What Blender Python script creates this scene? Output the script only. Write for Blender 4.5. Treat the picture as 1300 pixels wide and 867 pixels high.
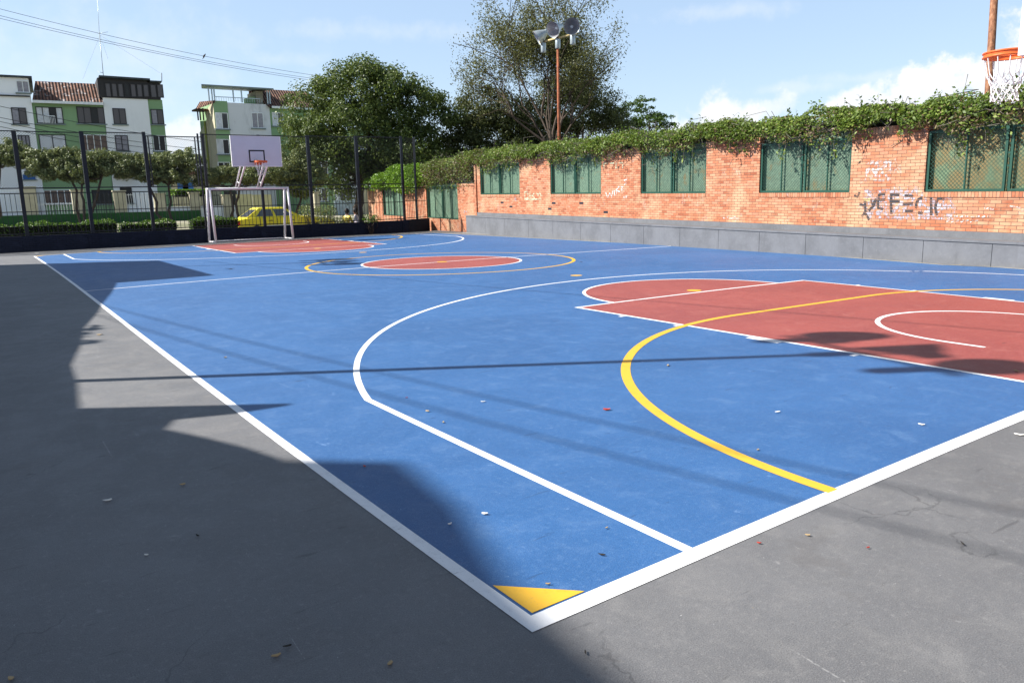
import bpy, math, random
import numpy as np
from mathutils import Vector, Matrix
random.seed(7)
R = math.radians
sc = bpy.context.scene
COL = sc.collection
for o in list(bpy.data.objects):
    bpy.data.objects.remove(o)

# ------------------------------------------------------------------ camera
CAM = np.array([-1.38588, -1.93806, 1.45297])
FOC = 972.665                      # focal length for a 1300 px wide picture
YAW, PIT, ROL = 0.603458, 0.185521, -0.024961
fw = np.array([math.sin(YAW)*math.cos(PIT), math.cos(YAW)*math.cos(PIT), -math.sin(PIT)])
rt0 = np.array([math.cos(YAW), -math.sin(YAW), 0.0])
up0 = np.cross(rt0, fw)
RT = rt0*math.cos(ROL)+up0*math.sin(ROL)
UP = -rt0*math.sin(ROL)+up0*math.cos(ROL)
cd = bpy.data.cameras.new('camera'); cam = bpy.data.objects.new('camera', cd); COL.objects.link(cam)
cd.sensor_width = 36; cd.lens = FOC/1300*36; cd.clip_start = 0.05; cd.clip_end = 3000
cam.matrix_world = Matrix(((RT[0], UP[0], -fw[0], CAM[0]), (RT[1], UP[1], -fw[1], CAM[1]), (RT[2], UP[2], -fw[2], CAM[2]), (0, 0, 0, 1)))
sc.camera = cam

# ------------------------------------------------------------------ sun and sky
SUN_EL = R(39.7); SUN_H = np.array([-.85, .527]); SUN_H /= np.linalg.norm(SUN_H)
SUN_STRENGTH = 5.0; SKY_STRENGTH = 0.1
trav = Vector((-SUN_H[0]*math.cos(SUN_EL), -SUN_H[1]*math.cos(SUN_EL), -math.sin(SUN_EL)))
ld = bpy.data.lights.new('sun', 'SUN'); ld.energy = SUN_STRENGTH; ld.angle = R(.53); ld.color = (1, .955, .88)
sun = bpy.data.objects.new('sun', ld); COL.objects.link(sun)
sun.rotation_euler = trav.to_track_quat('-Z', 'Y').to_euler(); sun.location = (-20, 20, 30)
world = bpy.data.worlds.new('World'); sc.world = world; world.use_nodes = True
wn = world.node_tree; wn.nodes.clear()
def wnode(t, **k):
    n = wn.nodes.new(t)
    for a, b in k.items(): setattr(n, a, b)
    return n
sky = wnode('ShaderNodeTexSky'); sky.sky_type = 'NISHITA'; sky.sun_disc = False
sky.sun_elevation = SUN_EL; sky.sun_rotation = math.atan2(SUN_H[0], SUN_H[1]); sky.air_density = 1.0; sky.dust_density = .25; sky.ozone_density = 1.6
wbg = wnode('ShaderNodeBackground'); wbg.inputs[1].default_value = SKY_STRENGTH
wout = wnode('ShaderNodeOutputWorld')
def dirpx(u, v):
    d = fw+RT*(u-650)/FOC-UP*(v-433.5)/FOC
    return d/np.linalg.norm(d)
tc = wnode('ShaderNodeTexCoord')
def wmath(op, a, b=None, c=None):
    n = wnode('ShaderNodeMath', operation=op)
    for i, x in enumerate((a, b, c)):
        if x is None: continue
        if isinstance(x, (int, float)): n.inputs[i].default_value = x
        else: wn.links.new(x, n.inputs[i])
    return n.outputs[0]
def wdot(vec):
    n = wnode('ShaderNodeVectorMath', operation='DOT_PRODUCT'); wn.links.new(tc.outputs['Generated'], n.inputs[0]); n.inputs[1].default_value = tuple(vec)
    return n.outputs['Value']
nz = wnode('ShaderNodeTexNoise'); nz.inputs['Scale'].default_value = 22; nz.inputs['Detail'].default_value = 9; nz.inputs['Roughness'].default_value = .58
wn.links.new(tc.outputs['Generated'], nz.inputs['Vector'])
nz2 = wnode('ShaderNodeTexNoise'); nz2.inputs['Scale'].default_value = 5; nz2.inputs['Detail'].default_value = 3
mp = wnode('ShaderNodeMapping'); mp.inputs['Scale'].default_value = (1, 1, 3.2); wn.links.new(tc.outputs['Generated'], mp.inputs[0]); wn.links.new(mp.outputs[0], nz2.inputs['Vector'])
# clouds: direction, half width, half height (radians), softness, strength
CL = [((926, 150), .052, .031, .62, 1), ((985, 140), .028, .022, .5, .7), ((900, 165), .05, .02, .5, .9), ((1190, 122), .070, .026, .45, 1), ((1262, 100), .045, .034, .4, 1), ((1240, 130), .1, .02, .5, 1),
      ((1090, 132), .038, .022, .5, .95), ((1120, 98), .10, .008, 1.0, .3), ((1340, 110), .07, .06, .5, 1), ((232, 176), .03, .022, .6, .75), ((250, 205), .1, .03, .8, .5),
      ((920, 15), .07, .010, 1.2, .28), ((450, 40), .12, .012, 1.2, .22), ((230, 120), .2, .02, 1.2, .12), ((350, 75), .06, .01, 1.2, .25), ((40, 70), .26, .07, 1.6, .28), ((1010, 112), .10, .008, 1.0, .3)]
mask = None
for (u, v), a, b, soft, st in CL:
    d = dirpx(u, v); r_ = np.cross(d, (0, 0, 1)); r_ /= np.linalg.norm(r_); u_ = np.cross(r_, d)
    x = wmath('DIVIDE', wdot(r_), a); y = wmath('DIVIDE', wdot(u_), b)
    fr = wmath('GREATER_THAN', wdot(d), 0.2)
    rr = wmath('SQRT', wmath('ADD', wmath('MULTIPLY', x, x), wmath('MULTIPLY', y, y)))
    e = wmath('ADD', wmath('SUBTRACT', 1.08, rr), wmath('MULTIPLY', wmath('SUBTRACT', nz.outputs[0], .5), 3.6))
    q = wnode('ShaderNodeMapRange', interpolation_type='SMOOTHSTEP'); wn.links.new(e, q.inputs[0]); q.inputs[1].default_value = -soft*.25; q.inputs[2].default_value = soft; q.inputs[4].default_value = st
    m_ = wmath('MULTIPLY', q.outputs[0], fr)
    mask = m_ if mask is None else wmath('MAXIMUM', mask, m_)
shade = wnode('ShaderNodeMapRange'); wn.links.new(nz.outputs[0], shade.inputs[0]); shade.inputs[1].default_value = .3; shade.inputs[2].default_value = .62
cc = wnode('ShaderNodeMix', data_type='RGBA'); wn.links.new(shade.outputs[0], cc.inputs[0]); cc.inputs[6].default_value = (4.6, 5.0, 5.6, 1); cc.inputs[7].default_value = (5.5, 5.55, 5.65, 1)
tint = wnode('ShaderNodeMix', data_type='RGBA', blend_type='MULTIPLY'); tint.inputs[0].default_value = 1; wn.links.new(sky.outputs[0], tint.inputs[6]); tint.inputs[7].default_value = (1.12, 1.03, .97, 1)
air = wnode('ShaderNodeMix', data_type='RGBA'); air.inputs[0].default_value = .6; wn.links.new(tint.outputs[2], air.inputs[6]); air.inputs[7].default_value = (2.75, 3.72, 5.1, 1)
mx = wnode('ShaderNodeMix', data_type='RGBA'); wn.links.new(mask, mx.inputs[0]); wn.links.new(air.outputs[2], mx.inputs[6]); wn.links.new(cc.outputs[2], mx.inputs[7])
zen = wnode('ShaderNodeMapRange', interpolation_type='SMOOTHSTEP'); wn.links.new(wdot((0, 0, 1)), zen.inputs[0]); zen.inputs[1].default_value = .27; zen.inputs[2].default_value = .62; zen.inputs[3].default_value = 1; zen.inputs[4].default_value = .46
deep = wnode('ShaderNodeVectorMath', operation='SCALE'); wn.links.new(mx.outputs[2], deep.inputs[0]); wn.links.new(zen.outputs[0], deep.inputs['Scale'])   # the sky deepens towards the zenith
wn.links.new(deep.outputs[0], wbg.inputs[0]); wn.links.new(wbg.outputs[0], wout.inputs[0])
sc.view_settings.view_transform = 'Standard'; sc.view_settings.look = 'None'; sc.view_settings.gamma = 1; sc.view_settings.exposure = 0.98
sc.render.engine = 'CYCLES'
sc.cycles.max_bounces = 6; sc.cycles.transparent_max_bounces = 8; sc.cycles.diffuse_bounces = 3

# ------------------------------------------------------------------ image pixel helpers (pixel rays cast onto chosen planes)
def ray(u, v): return fw+RT*(u-650)/FOC-UP*(v-433.5)/FOC
def gz(u, v, z=0.0):
    d = ray(u, v); return CAM+(z-CAM[2])/d[2]*d
def dep(u, v, t): return CAM+ray(u, v)*t
class Frame:
    """vertical plane through A along D: local X along, local Y away from the camera side, Z up"""
    def __init__(s, A, D, slope=0.0, ref=0.0):
        s.A = np.array(A, float); D = np.array(D, float); s.D = D/np.linalg.norm(D); s.slope = slope; s.ref = ref
        n = np.array([-s.D[1], s.D[0]]);
        if (s.A-CAM[:2])@n < 0: n = -n
        s.N = n
    def px(s, u, v, off=0.0):
        A = s.A+s.N*off; d = ray(u, v); n = s.N; t = ((A-CAM[:2])@n)/(d[:2]@n); q = CAM+t*d
        ss = (q[:2]-A)@s.D
        return float(ss), float(q[2]-s.slope*(ss-s.ref))
    def w(s, x, y, z):
        p = s.A+s.D*x+s.N*y
        return (float(p[0]), float(p[1]), float(z+s.slope*(x-s.ref)))

# ------------------------------------------------------------------ materials
def mat(name):
    m = bpy.data.materials.new(name); m.use_nodes = True; nt = m.node_tree
    b = nt.nodes['Principled BSDF']; return m, nt, b
def nd(nt, t, ins=None, **k):
    n = nt.nodes.new(t)
    for a, b in k.items(): setattr(n, a, b)
    for a, b in (ins or {}).items():
        if hasattr(b, 'links') or hasattr(b, 'is_linked'): nt.links.new(b, n.inputs[a])
        else: n.inputs[a].default_value = b
    return n
def ramp(nt, fac, stops):
    n = nt.nodes.new('ShaderNodeValToRGB'); nt.links.new(fac, n.inputs[0]); e = n.color_ramp.elements
    while len(e) < len(stops): e.new(.5)
    for i, (p, c) in enumerate(stops):
        e[i].position = p; e[i].color = tuple(c)+(1,) if len(c) == 3 else c
    return n.outputs[0]
def mixc(nt, f, a, b, bt='MIX'):
    n = nt.nodes.new('ShaderNodeMix'); n.data_type = 'RGBA'; n.blend_type = bt
    for i, x in ((0, f), (6, a), (7, b)):
        if isinstance(x, (tuple, list)): n.inputs[i].default_value = tuple(x)+((1,) if len(x) == 3 else ())
        elif isinstance(x, (int, float)): n.inputs[i].default_value = x
        else: nt.links.new(x, n.inputs[i])
    return n.outputs[2]
def pos(nt):
    return nd(nt, 'ShaderNodeNewGeometry').outputs['Position']
def noise(nt, vec, scale, detail=4, rough=.55, dist=0):
    return nd(nt, 'ShaderNodeTexNoise', {'Vector': vec, 'Scale': scale, 'Detail': detail, 'Roughness': rough, 'Distortion': dist}).outputs[0]
def mrange(nt, v, a, b, c=0, d=1, smooth=True):
    n = nd(nt, 'ShaderNodeMapRange', {0: v, 1: a, 2: b, 3: c, 4: d})
    if smooth: n.interpolation_type = 'SMOOTHSTEP'
    return n.outputs[0]
def bump(nt, b, h, strength, dist=.01):
    n = nd(nt, 'ShaderNodeBump', {'Height': h, 'Strength': strength, 'Distance': dist}); nt.links.new(n.outputs[0], b.inputs['Normal'])
def setc(nt, b, c):
    if isinstance(c, (tuple, list)): b.inputs['Base Color'].default_value = tuple(c)+(1,)
    else: nt.links.new(c, b.inputs['Base Color'])
def simple(name, col, rough=.6, metal=0, var=.12, scale=3.0, spec=.4, bmp=0):
    m, nt, b = mat(name); p = pos(nt); n = noise(nt, p, scale, 5, .6)
    f = mrange(nt, n, .3, .7, 1-var, 1+var, False)
    c = nd(nt, 'ShaderNodeVectorMath', {0: col}, operation='SCALE'); nt.links.new(f, c.inputs['Scale'])
    nt.links.new(c.outputs[0], b.inputs['Base Color'])
    b.inputs['Roughness'].default_value = rough; b.inputs['Metallic'].default_value = metal; b.inputs['Specular IOR Level'].default_value = spec
    if bmp: bump(nt, b, noise(nt, p, scale*12, 3), bmp)
    return m
def painted(name, base, dark, light, rough=.55, scratch=.5, crack=False):
    """sport-court acrylic: fine grain, soft mottling, scuffs, grime and pale scratches"""
    m, nt, b = mat(name); p = pos(nt)
    M = lambda op, a, c_: nd(nt, 'ShaderNodeMath', {0: a, 1: c_}, operation=op).outputs[0]
    n1 = noise(nt, p, .55, 6, .65, .8); n2 = noise(nt, p, 4.2, 8, .72, .6); n3 = noise(nt, p, 210, 2, .7); n5 = noise(nt, p, 34, 5, .75)
    mp_ = nd(nt, 'ShaderNodeMapping', {0: p}); mp_.inputs['Rotation'].default_value = (0, 0, .5); mp_.inputs['Scale'].default_value = (1.0, 8, 1)
    n4 = noise(nt, mp_.outputs[0], 2.4, 7, .75, .6)
    c = mixc(nt, mrange(nt, n1, .34, .66), base, dark)
    c = mixc(nt, mrange(nt, n2, .50, .70, 0, .30), c, light)
    c = mixc(nt, mrange(nt, n2, .47, .28, 0, .55), c, dark)
    c = mixc(nt, mrange(nt, n4, .56, .74, 0, scratch*.6), c, light)
    c = mixc(nt, mrange(nt, n5, .52, .68, 0, .42), c, light)
    c = mixc(nt, mrange(nt, n5, .45, .28, 0, .38), c, tuple(x*.55 for x in dark))
    c = mixc(nt, mrange(nt, n3, .52, .70, 0, .6), c, light)
    c = mixc(nt, mrange(nt, n3, .48, .30, 0, .65), c, tuple(x*.45 for x in dark))
    for sc_, th, seed, st in ((.8, .0018, 3.1, .8), (1.6, .0026, 9.7, .7), (2.9, .004, 21.3, .5), (5.5, .007, 40.3, .45)):
        off = nd(nt, 'ShaderNodeVectorMath', {0: p, 1: (seed, seed*1.7, 0)}, operation='ADD').outputs[0]
        st_ = nd(nt, 'ShaderNodeMapping', {0: off}); st_.inputs['Rotation'].default_value = (0, 0, seed); st_.inputs['Scale'].default_value = (1, .16, 1)
        w = noise(nt, st_.outputs[0], sc_, 1.5, .5, 0)
        band = M('ABSOLUTE', M('SUBTRACT', w, .5), 0); line = mrange(nt, band, th, 0, 0, 1)
        gate = mrange(nt, noise(nt, off, sc_*1.9, 2), .60, .68); brk = mrange(nt, noise(nt, off, 55, 3), .40, .58)
        c = mixc(nt, M('MULTIPLY', M('MULTIPLY', M('MULTIPLY', line, gate), brk), scratch*st), c, tuple(min(1, x*1.5+.16) for x in light))
    # dark shoe scuffs: short stretched smears
    sm = nd(nt, 'ShaderNodeMapping', {0: p}); sm.inputs['Rotation'].default_value = (0, 0, 1.1); sm.inputs['Scale'].default_value = (1.0, 5.5, 1)
    sc1 = mrange(nt, noise(nt, sm.outputs[0], 3.3, 3, .6, .4), .66, .74, 0, .55); c = mixc(nt, sc1, c, tuple(x*.4+.01 for x in dark))
    for sc_, lo, hi, col in ((9.0, .040, .012, tuple(min(1, x*1.3+.14) for x in light)), (13.0, .030, .010, (.02, .02, .022)), (21.0, .035, .012, tuple(min(1, x*1.2+.2) for x in light)), (6.0, .022, .010, (.30, .22, .12)), (17.0, .045, .015, tuple(min(1, x*1.5+.22) for x in light))):
        v = nd(nt, 'ShaderNodeTexVoronoi', {'Vector': p, 'Scale': sc_, 'Randomness': 1.0}); sp = mrange(nt, v.outputs['Distance'], lo, hi)
        c = mixc(nt, M('MULTIPLY', M('MULTIPLY', sp, mrange(nt, noise(nt, p, 1.7+sc_*.07, 3), .46, .60)), .85), c, col)
    if crack:
        wv = nd(nt, 'ShaderNodeTexNoise', {'Vector': p, 'Scale': 3.0, 'Detail': 5}); pw = nd(nt, 'ShaderNodeVectorMath', {0: wv.outputs[1]}, operation='SCALE'); pw.inputs['Scale'].default_value = .5
        pv_ = nd(nt, 'ShaderNodeVectorMath', {0: p, 1: pw.outputs[0]}, operation='ADD').outputs[0]
        v = nd(nt, 'ShaderNodeTexVoronoi', {'Vector': pv_, 'Scale': 1.3}, feature='DISTANCE_TO_EDGE'); ln = mrange(nt, v.outputs['Distance'], .010, .002)
        g_ = mrange(nt, noise(nt, p, .8, 3), .56, .64); c = mixc(nt, M('MULTIPLY', M('MULTIPLY', ln, g_), .42), c, tuple(x*.28 for x in dark))
        c = mixc(nt, M('MULTIPLY', mrange(nt, noise(nt, p, 1.15, 5, .7), .60, .70), .35), c, (.10, .092, .090))
    setc(nt, b, c); b.inputs['Specular IOR Level'].default_value = .7
    nt.links.new(mrange(nt, n2, .3, .7, rough-.07, rough+.1), b.inputs['Roughness'])
    hb = M('ADD', n3, M('MULTIPLY', n5, .8)); bump(nt, b, hb, .35, .004)
    return m
BLUE = painted('blue_court_paint', (.027, .116, .315), (.019, .093, .265), (.105, .21, .40))
RED = painted('red_court_paint', (.32, .062, .050), (.265, .048, .042), (.40, .15, .125))
GREY = painted('grey_court_paint', (.150, .150, .158), (.118, .118, .125), (.235, .23, .23), .62, .45, True)
def lines(name, col, wear):
    m, nt, b = mat(name); p = pos(nt)
    n = noise(nt, p, 9, 7, .75); c = mixc(nt, mrange(nt, n, .48, .72, 0, wear), col, tuple(x*.55 for x in col))
    n2 = noise(nt, p, 150, 3, .7); c = mixc(nt, mrange(nt, n2, .40, .22, 0, .75), c, (.20, .20, .22))
    sm = nd(nt, 'ShaderNodeMapping', {0: p}); sm.inputs['Rotation'].default_value = (0, 0, .9); sm.inputs['Scale'].default_value = (1, 6, 1)
    n3 = noise(nt, sm.outputs[0], 9, 5, .7); c = mixc(nt, mrange(nt, n3, .62, .74, 0, .6), c, (.16, .15, .15))
    setc(nt, b, c); b.inputs['Roughness'].default_value = .55; return m
WHITE = lines('white_line_paint', (.86, .86, .88), .35)
YELL = lines('yellow_line_paint', (.74, .42, .03), .35)
CREAM = lines('faded_cream_line_paint', (.55, .48, .34), .5)
def brick_mat(name, vertical=False, paint=None):
    m, nt, b = mat(name)
    uv = nd(nt, 'ShaderNodeUVMap').outputs[0]; p = pos(nt)
    vec = uv
    if vertical:
        mm = nd(nt, 'ShaderNodeMapping', {0: uv}); mm.inputs['Rotation'].default_value = (0, 0, R(90)); vec = mm.outputs[0]
    wob = nd(nt, 'ShaderNodeTexNoise', {'Vector': p, 'Scale': 1.5, 'Detail': 2}); w = nd(nt, 'ShaderNodeVectorMath', {0: wob.outputs[1], 1: (.5, .5, .5)}, operation='SUBTRACT')
    w2 = nd(nt, 'ShaderNodeVectorMath', {0: w.outputs[0]}, operation='SCALE'); w2.inputs['Scale'].default_value = .012
    vec = nd(nt, 'ShaderNodeVectorMath', {0: vec, 1: w2.outputs[0]}, operation='ADD').outputs[0]
    br = nd(nt, 'ShaderNodeTexBrick', {'Vector': vec, 'Color1': (0, 0, 0, 1), 'Color2': (1, 1, 1, 1), 'Mortar': (.5, .5, .5, 1), 'Scale': 1.0, 'Mortar Size': .0058, 'Mortar Smooth': .2, 'Bias': 0.0, 'Brick Width': .30 if vertical else .205, 'Row Height': .066})
    if vertical: br.offset = 0
    if paint:
        c = mixc(nt, br.outputs['Fac'], paint, tuple(x*.45 for x in paint)); c = mixc(nt, mrange(nt, noise(nt, p, 3, 5), .5, .8, 0, .5), c, tuple(x*1.8 for x in paint))
    else:
        c = ramp(nt, br.outputs['Color'], [(0, (.30, .095, .050)), (.12, (.42, .145, .075)), (.5, (.47, .185, .100)), (.8, (.52, .25, .150)), (1, (.46, .205, .125))])
        n = noise(nt, p, 9, 6, .7); c = mixc(nt, mrange(nt, n, .5, .75, 0, .45), c, (.60, .36, .22)); c = mixc(nt, mrange(nt, n, .46, .25, 0, .45), c, (.24, .08, .045))
        n2 = noise(nt, p, 1.1, 4, .6); c = mixc(nt, mrange(nt, n2, .48, .68, 0, .6), c, (.58, .40, .25))
        # worn white and pale paint caught on single bricks
        r3 = noise(nt, p, 2.3, 3); k = mrange(nt, r3, .615, .66); r4 = mrange(nt, noise(nt, p, 26, 3), .5, .6)
        k = nd(nt, 'ShaderNodeMath', {0: k, 1: r4}, operation='MULTIPLY').outputs[0]; k = nd(nt, 'ShaderNodeMath', {0: k, 1: .55}, operation='MULTIPLY').outputs[0]
        c = mixc(nt, k, c, (.45, .42, .38))
        c = mixc(nt, br.outputs['Fac'], c, (.16, .105, .075))
    setc(nt, b, c); b.inputs['Roughness'].default_value = .88; b.inputs['Specular IOR Level'].default_value = .2
    inv = nd(nt, 'ShaderNodeMath', {0: 1.0, 1: br.outputs['Fac']}, operation='SUBTRACT').outputs[0]
    h = nd(nt, 'ShaderNodeMath', {0: inv, 1: nd(nt, 'ShaderNodeMath', {0: noise(nt, p, 60, 4), 1: .35}, operation='MULTIPLY').outputs[0]}, operation='ADD').outputs[0]
    bump(nt, b, h, .8, .012)
    return m
BRICK = brick_mat('orange_brick'); SOLD = brick_mat('orange_soldier_brick', True); NAVYB = brick_mat('navy_painted_brick', False, (.016, .020, .038))
def concrete(name, col, joint=False):
    m, nt, b = mat(name); p = pos(nt); n = noise(nt, p, 1.6, 6, .65); n2 = noise(nt, p, 14, 6, .7); n3 = noise(nt, p, 90, 2)
    c = mixc(nt, mrange(nt, n, .35, .7), col, tuple(x*.74 for x in col)); c = mixc(nt, mrange(nt, n2, .5, .8, 0, .5), c, tuple(x*1.35 for x in col)); c = mixc(nt, mrange(nt, n2, .42, .2, 0, .6), c, tuple(x*.45 for x in col))
    mm = nd(nt, 'ShaderNodeMapping', {0: p}); mm.inputs['Scale'].default_value = (6, 6, .5); st = noise(nt, mm.outputs[0], 1.3, 4); c = mixc(nt, mrange(nt, st, .58, .75, 0, .35), c, tuple(x*.6 for x in col))
    setc(nt, b, c); b.inputs['Roughness'].default_value = .85; bump(nt, b, n3, .3, .006); return m
BENCH = concrete('grey_painted_concrete', (.145, .152, .170)); KERBC = concrete('dusty_concrete', (.24, .23, .225))
def sheet(name, g, rust):
    m, nt, b = mat(name); p = pos(nt); n = noise(nt, p, 2.2, 6, .7, .5); n2 = noise(nt, p, 12, 5, .7)
    c = mixc(nt, mrange(nt, n2, .4, .7), g, tuple(x*1.5 for x in g)); c = mixc(nt, mrange(nt, n, .60-rust*.3, .72-rust*.2, 0, .8), c, (.20, .12, .035))
    setc(nt, b, c); b.inputs['Roughness'].default_value = .6; b.inputs['Metallic'].default_value = 0; return m
SHEET = sheet('green_metal_sheet', (.105, .17, .118), .05); SHEETR = sheet('rust_stained_green_sheet', (.095, .14, .075), .65); SHEETM = sheet('slightly_rusty_green_sheet', (.105, .16, .11), .3)
GFRAME = simple('green_frame_paint', (.014, .065, .045), .45); GWIRE = simple('green_wire', (.02, .075, .05), .5)
NAVY = simple('navy_fence_paint', (.006, .008, .016), .42, var=.25); BLACKM = simple('black_metal', (.012, .013, .018), .5)
GOALW = simple('white_goal_paint', (.78, .75, .78), .4, var=.08, scale=8); BOARD = simple('white_board', (.64, .64, .74), .45, var=.03)
BOARDW = simple('bright_white_board_edge', (.85, .85, .87), .5, var=.03)
ORANGE = simple('orange_rim_paint', (.66, .13, .03), .38, var=.15, scale=30); NETM = simple('white_net_cord', (.82, .82, .84), .8)
BLACKP = simple('black_marking', (.02, .02, .03), .5)
RUST = simple('rusty_steel', (.28, .085, .035), .8, var=.5, scale=9, bmp=.2); GALV = simple('galvanised_metal', (.40, .45, .47), .38, .55, var=.2, scale=10)
LAMPIN = simple('lamp_inside', (.42, .40, .42), .35, .5); WOODP = simple('pale_wood', (.55, .42, .2), .8)
def rustpole():
    m, nt, b = mat('peeling_orange_pole'); p = pos(nt); mm = nd(nt, 'ShaderNodeMapping', {0: p}); mm.inputs['Scale'].default_value = (1, 1, .35); n = noise(nt, mm.outputs[0], 22, 6, .7)
    setc(nt, b, ramp(nt, n, [(.3, (.05, .03, .02)), (.46, (.19, .075, .035)), (.6, (.30, .14, .07)), (.72, (.36, .29, .22))])); b.inputs['Roughness'].default_value = .8; return m
PEEL = rustpole()
def wallm(name, col, stain=.3):
    m, nt, b = mat(name); p = pos(nt); mm = nd(nt, 'ShaderNodeMapping', {0: p}); mm.inputs['Scale'].default_value = (1, 1, .3)
    n = noise(nt, mm.outputs[0], 1.2, 7, .68); n2 = noise(nt, p, .5, 4)
    c = mixc(nt, mrange(nt, n, .48, .75, 0, stain), col, tuple(x*.42 for x in col)); c = mixc(nt, mrange(nt, n2, .4, .7, 0, .2), c, tuple(x*.8 for x in col))
    setc(nt, b, c); b.inputs['Roughness'].default_value = .9; return m
WWALL = wallm('white_render', (.86, .87, .88), .12); GWALL = wallm('green_render', (.24, .38, .20), .2); SWALL = wallm('weathered_grey_white_render', (.66, .67, .70), .8)
BWALL = wallm('pale_white_render', (.88, .89, .91), .08); DGREEN = simple('dark_green_plinth', (.02, .085, .022), .8); CREAMW = simple('cream_render', (.46, .42, .30), .85, var=.15, scale=2)
TANW = simple('tan_render', (.30, .28, .22), .85, var=.15); OLIVE = simple('olive_trim', (.24, .26, .03), .8); BLUEW = simple('blue_paint', (.03, .12, .35), .7)
GARAGE = simple('pale_yellow_sheet', (.62, .56, .30), .6, var=.1); METSHEET = simple('pale_blue_metal_fence', (.42, .50, .54), .5, var=.15)
DROOF = simple('dark_metal_roof', (.035, .045, .05), .6, var=.3); SLAB = simple('pale_slab', (.18, .22, .22), .7); DSTEEL = simple('dark_steel', (.025, .022, .022), .6)
GUTTER = simple('white_gutter', (.75, .77, .78), .6)
def glassm(name, col, rough=.12):
    m, nt, b = mat(name); setc(nt, b, col); b.inputs['Roughness'].default_value = rough; b.inputs['Specular IOR Level'].default_value = .7; return m
GLASS = glassm('dark_window_glass', (.035, .033, .036), .2); GLASSB = glassm('brown_tinted_glass', (.075, .06, .058), .35); BLACKG = glassm('open_window_dark', (.006, .006, .006), .6)
CURT = simple('white_curtain', (.62, .64, .68), .9, var=.2, scale=6); CURTP = simple('grey_curtain', (.30, .29, .33), .9, var=.2, scale=6); CURTB = simple('brown_curtain', (.17, .12, .10), .9, var=.25, scale=6)
def tilem(name, patch):
    m, nt, b = mat(name); uv = nd(nt, 'ShaderNodeUVMap').outputs[0]; p = pos(nt)
    wv = nd(nt, 'ShaderNodeTexWave', {'Vector': uv, 'Scale': 1.35, 'Distortion': .25}); wv.wave_type = 'BANDS'; wv.bands_direction = 'X'
    br = nd(nt, 'ShaderNodeTexBrick', {'Vector': uv, 'Color1': (0, 0, 0, 1), 'Color2': (1, 1, 1, 1), 'Mortar': (.5, .5, .5, 1), 'Scale': 1.0, 'Mortar Size': .0, 'Brick Width': .24, 'Row Height': .38}); br.offset = 0
    c = ramp(nt, br.outputs[0], [(0, (.09, .042, .028)), (.45, (.18, .080, .050)), (.75, (.26, .13, .085)), (1, (.14, .08, .062))])
    c = mixc(nt, mrange(nt, wv.outputs[1], .45, .1, 0, .92), c, (.018, .010, .008))
    n = noise(nt, p, 1.3, 5, .75); c = mixc(nt, mrange(nt, n, .56, .6, 0, patch), c, (.55, .55, .56))
    n = noise(nt, p, .7, 5, .7); c = mixc(nt, mrange(nt, n, .52, .7, 0, .5), c, (.035, .025, .02))
    setc(nt, b, c); b.inputs['Roughness'].default_value = .9; bump(nt, b, wv.outputs[1], .9, .08); return m
TILE = tilem('clay_roof_tiles', .55); TILEB = tilem('clean_clay_tiles', 0)
def leafm(name, c1, c2, c3=None, trans=.28, rough=.5, bark=None):
    m, nt, b = mat(name); g = nd(nt, 'ShaderNodeNewGeometry'); rnd = g.outputs['Random Per Island']
    stops = [(0, c1), (.55, c2), (1, c3 or c2)]
    c = ramp(nt, rnd, stops); n = noise(nt, g.outputs['Position'], .9, 3); c = mixc(nt, mrange(nt, n, .35, .65, 0, .45), c, c1)
    setc(nt, b, c); b.inputs['Roughness'].default_value = rough; b.inputs['Specular IOR Level'].default_value = .35
    tr = nd(nt, 'ShaderNodeBsdfTranslucent'); tcx = mixc(nt, .5, c, (c2[0]*1.6, c2[1]*1.5, c2[2]*.8)); nt.links.new(tcx, tr.inputs[0])
    ms = nd(nt, 'ShaderNodeMixShader', {0: trans}); nt.links.new(b.outputs[0], ms.inputs[1]); nt.links.new(tr.outputs[0], ms.inputs[2])
    nt.links.new(ms.outputs[0], nt.nodes['Material Output'].inputs[0]); return m
L_DARK = leafm('dark_tree_leaves', (.04, .066, .018), (.095, .138, .032), (.20, .25, .06)); L_MID = leafm('mid_tree_leaves', (.038, .052, .018), (.072, .09, .028), (.14, .16, .06))
L_SPARSE = leafm('dry_olive_leaves', (.07, .075, .03), (.13, .135, .05), (.18, .20, .06)); L_UMB = leafm('flat_tree_leaves', (.03, .065, .01), (.06, .11, .018), (.09, .15, .03))
L_PRUNE = leafm('pruned_tree_leaves', (.08, .11, .035), (.18, .215, .08), (.32, .35, .16), .2); L_HEDGE = leafm('wall_hedge_leaves', (.05, .085, .015), (.14, .22, .035), (.30, .38, .08), .3)
L_BROWN = leafm('withered_leaves', (.10, .07, .04), (.17, .12, .06), (.26, .20, .11), .2); L_LIME = leafm('lime_leaves', (.07, .15, .012), (.14, .27, .02), (.26, .40, .05), .3); L_LOW = leafm('clipped_hedge_leaves', (.035, .08, .010), (.08, .16, .02), (.18, .30, .04), .25)
CORE = simple('hedge_shade_core', (.012, .016, .007), .95); BARK = simple('tree_bark', (.075, .055, .042), .9, var=.35, scale=6); BARKL = simple('grey_bark', (.13, .115, .095), .9, var=.3, scale=6)  # CORE: near-black fill, shade between hedge leaves put into its colour

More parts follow.
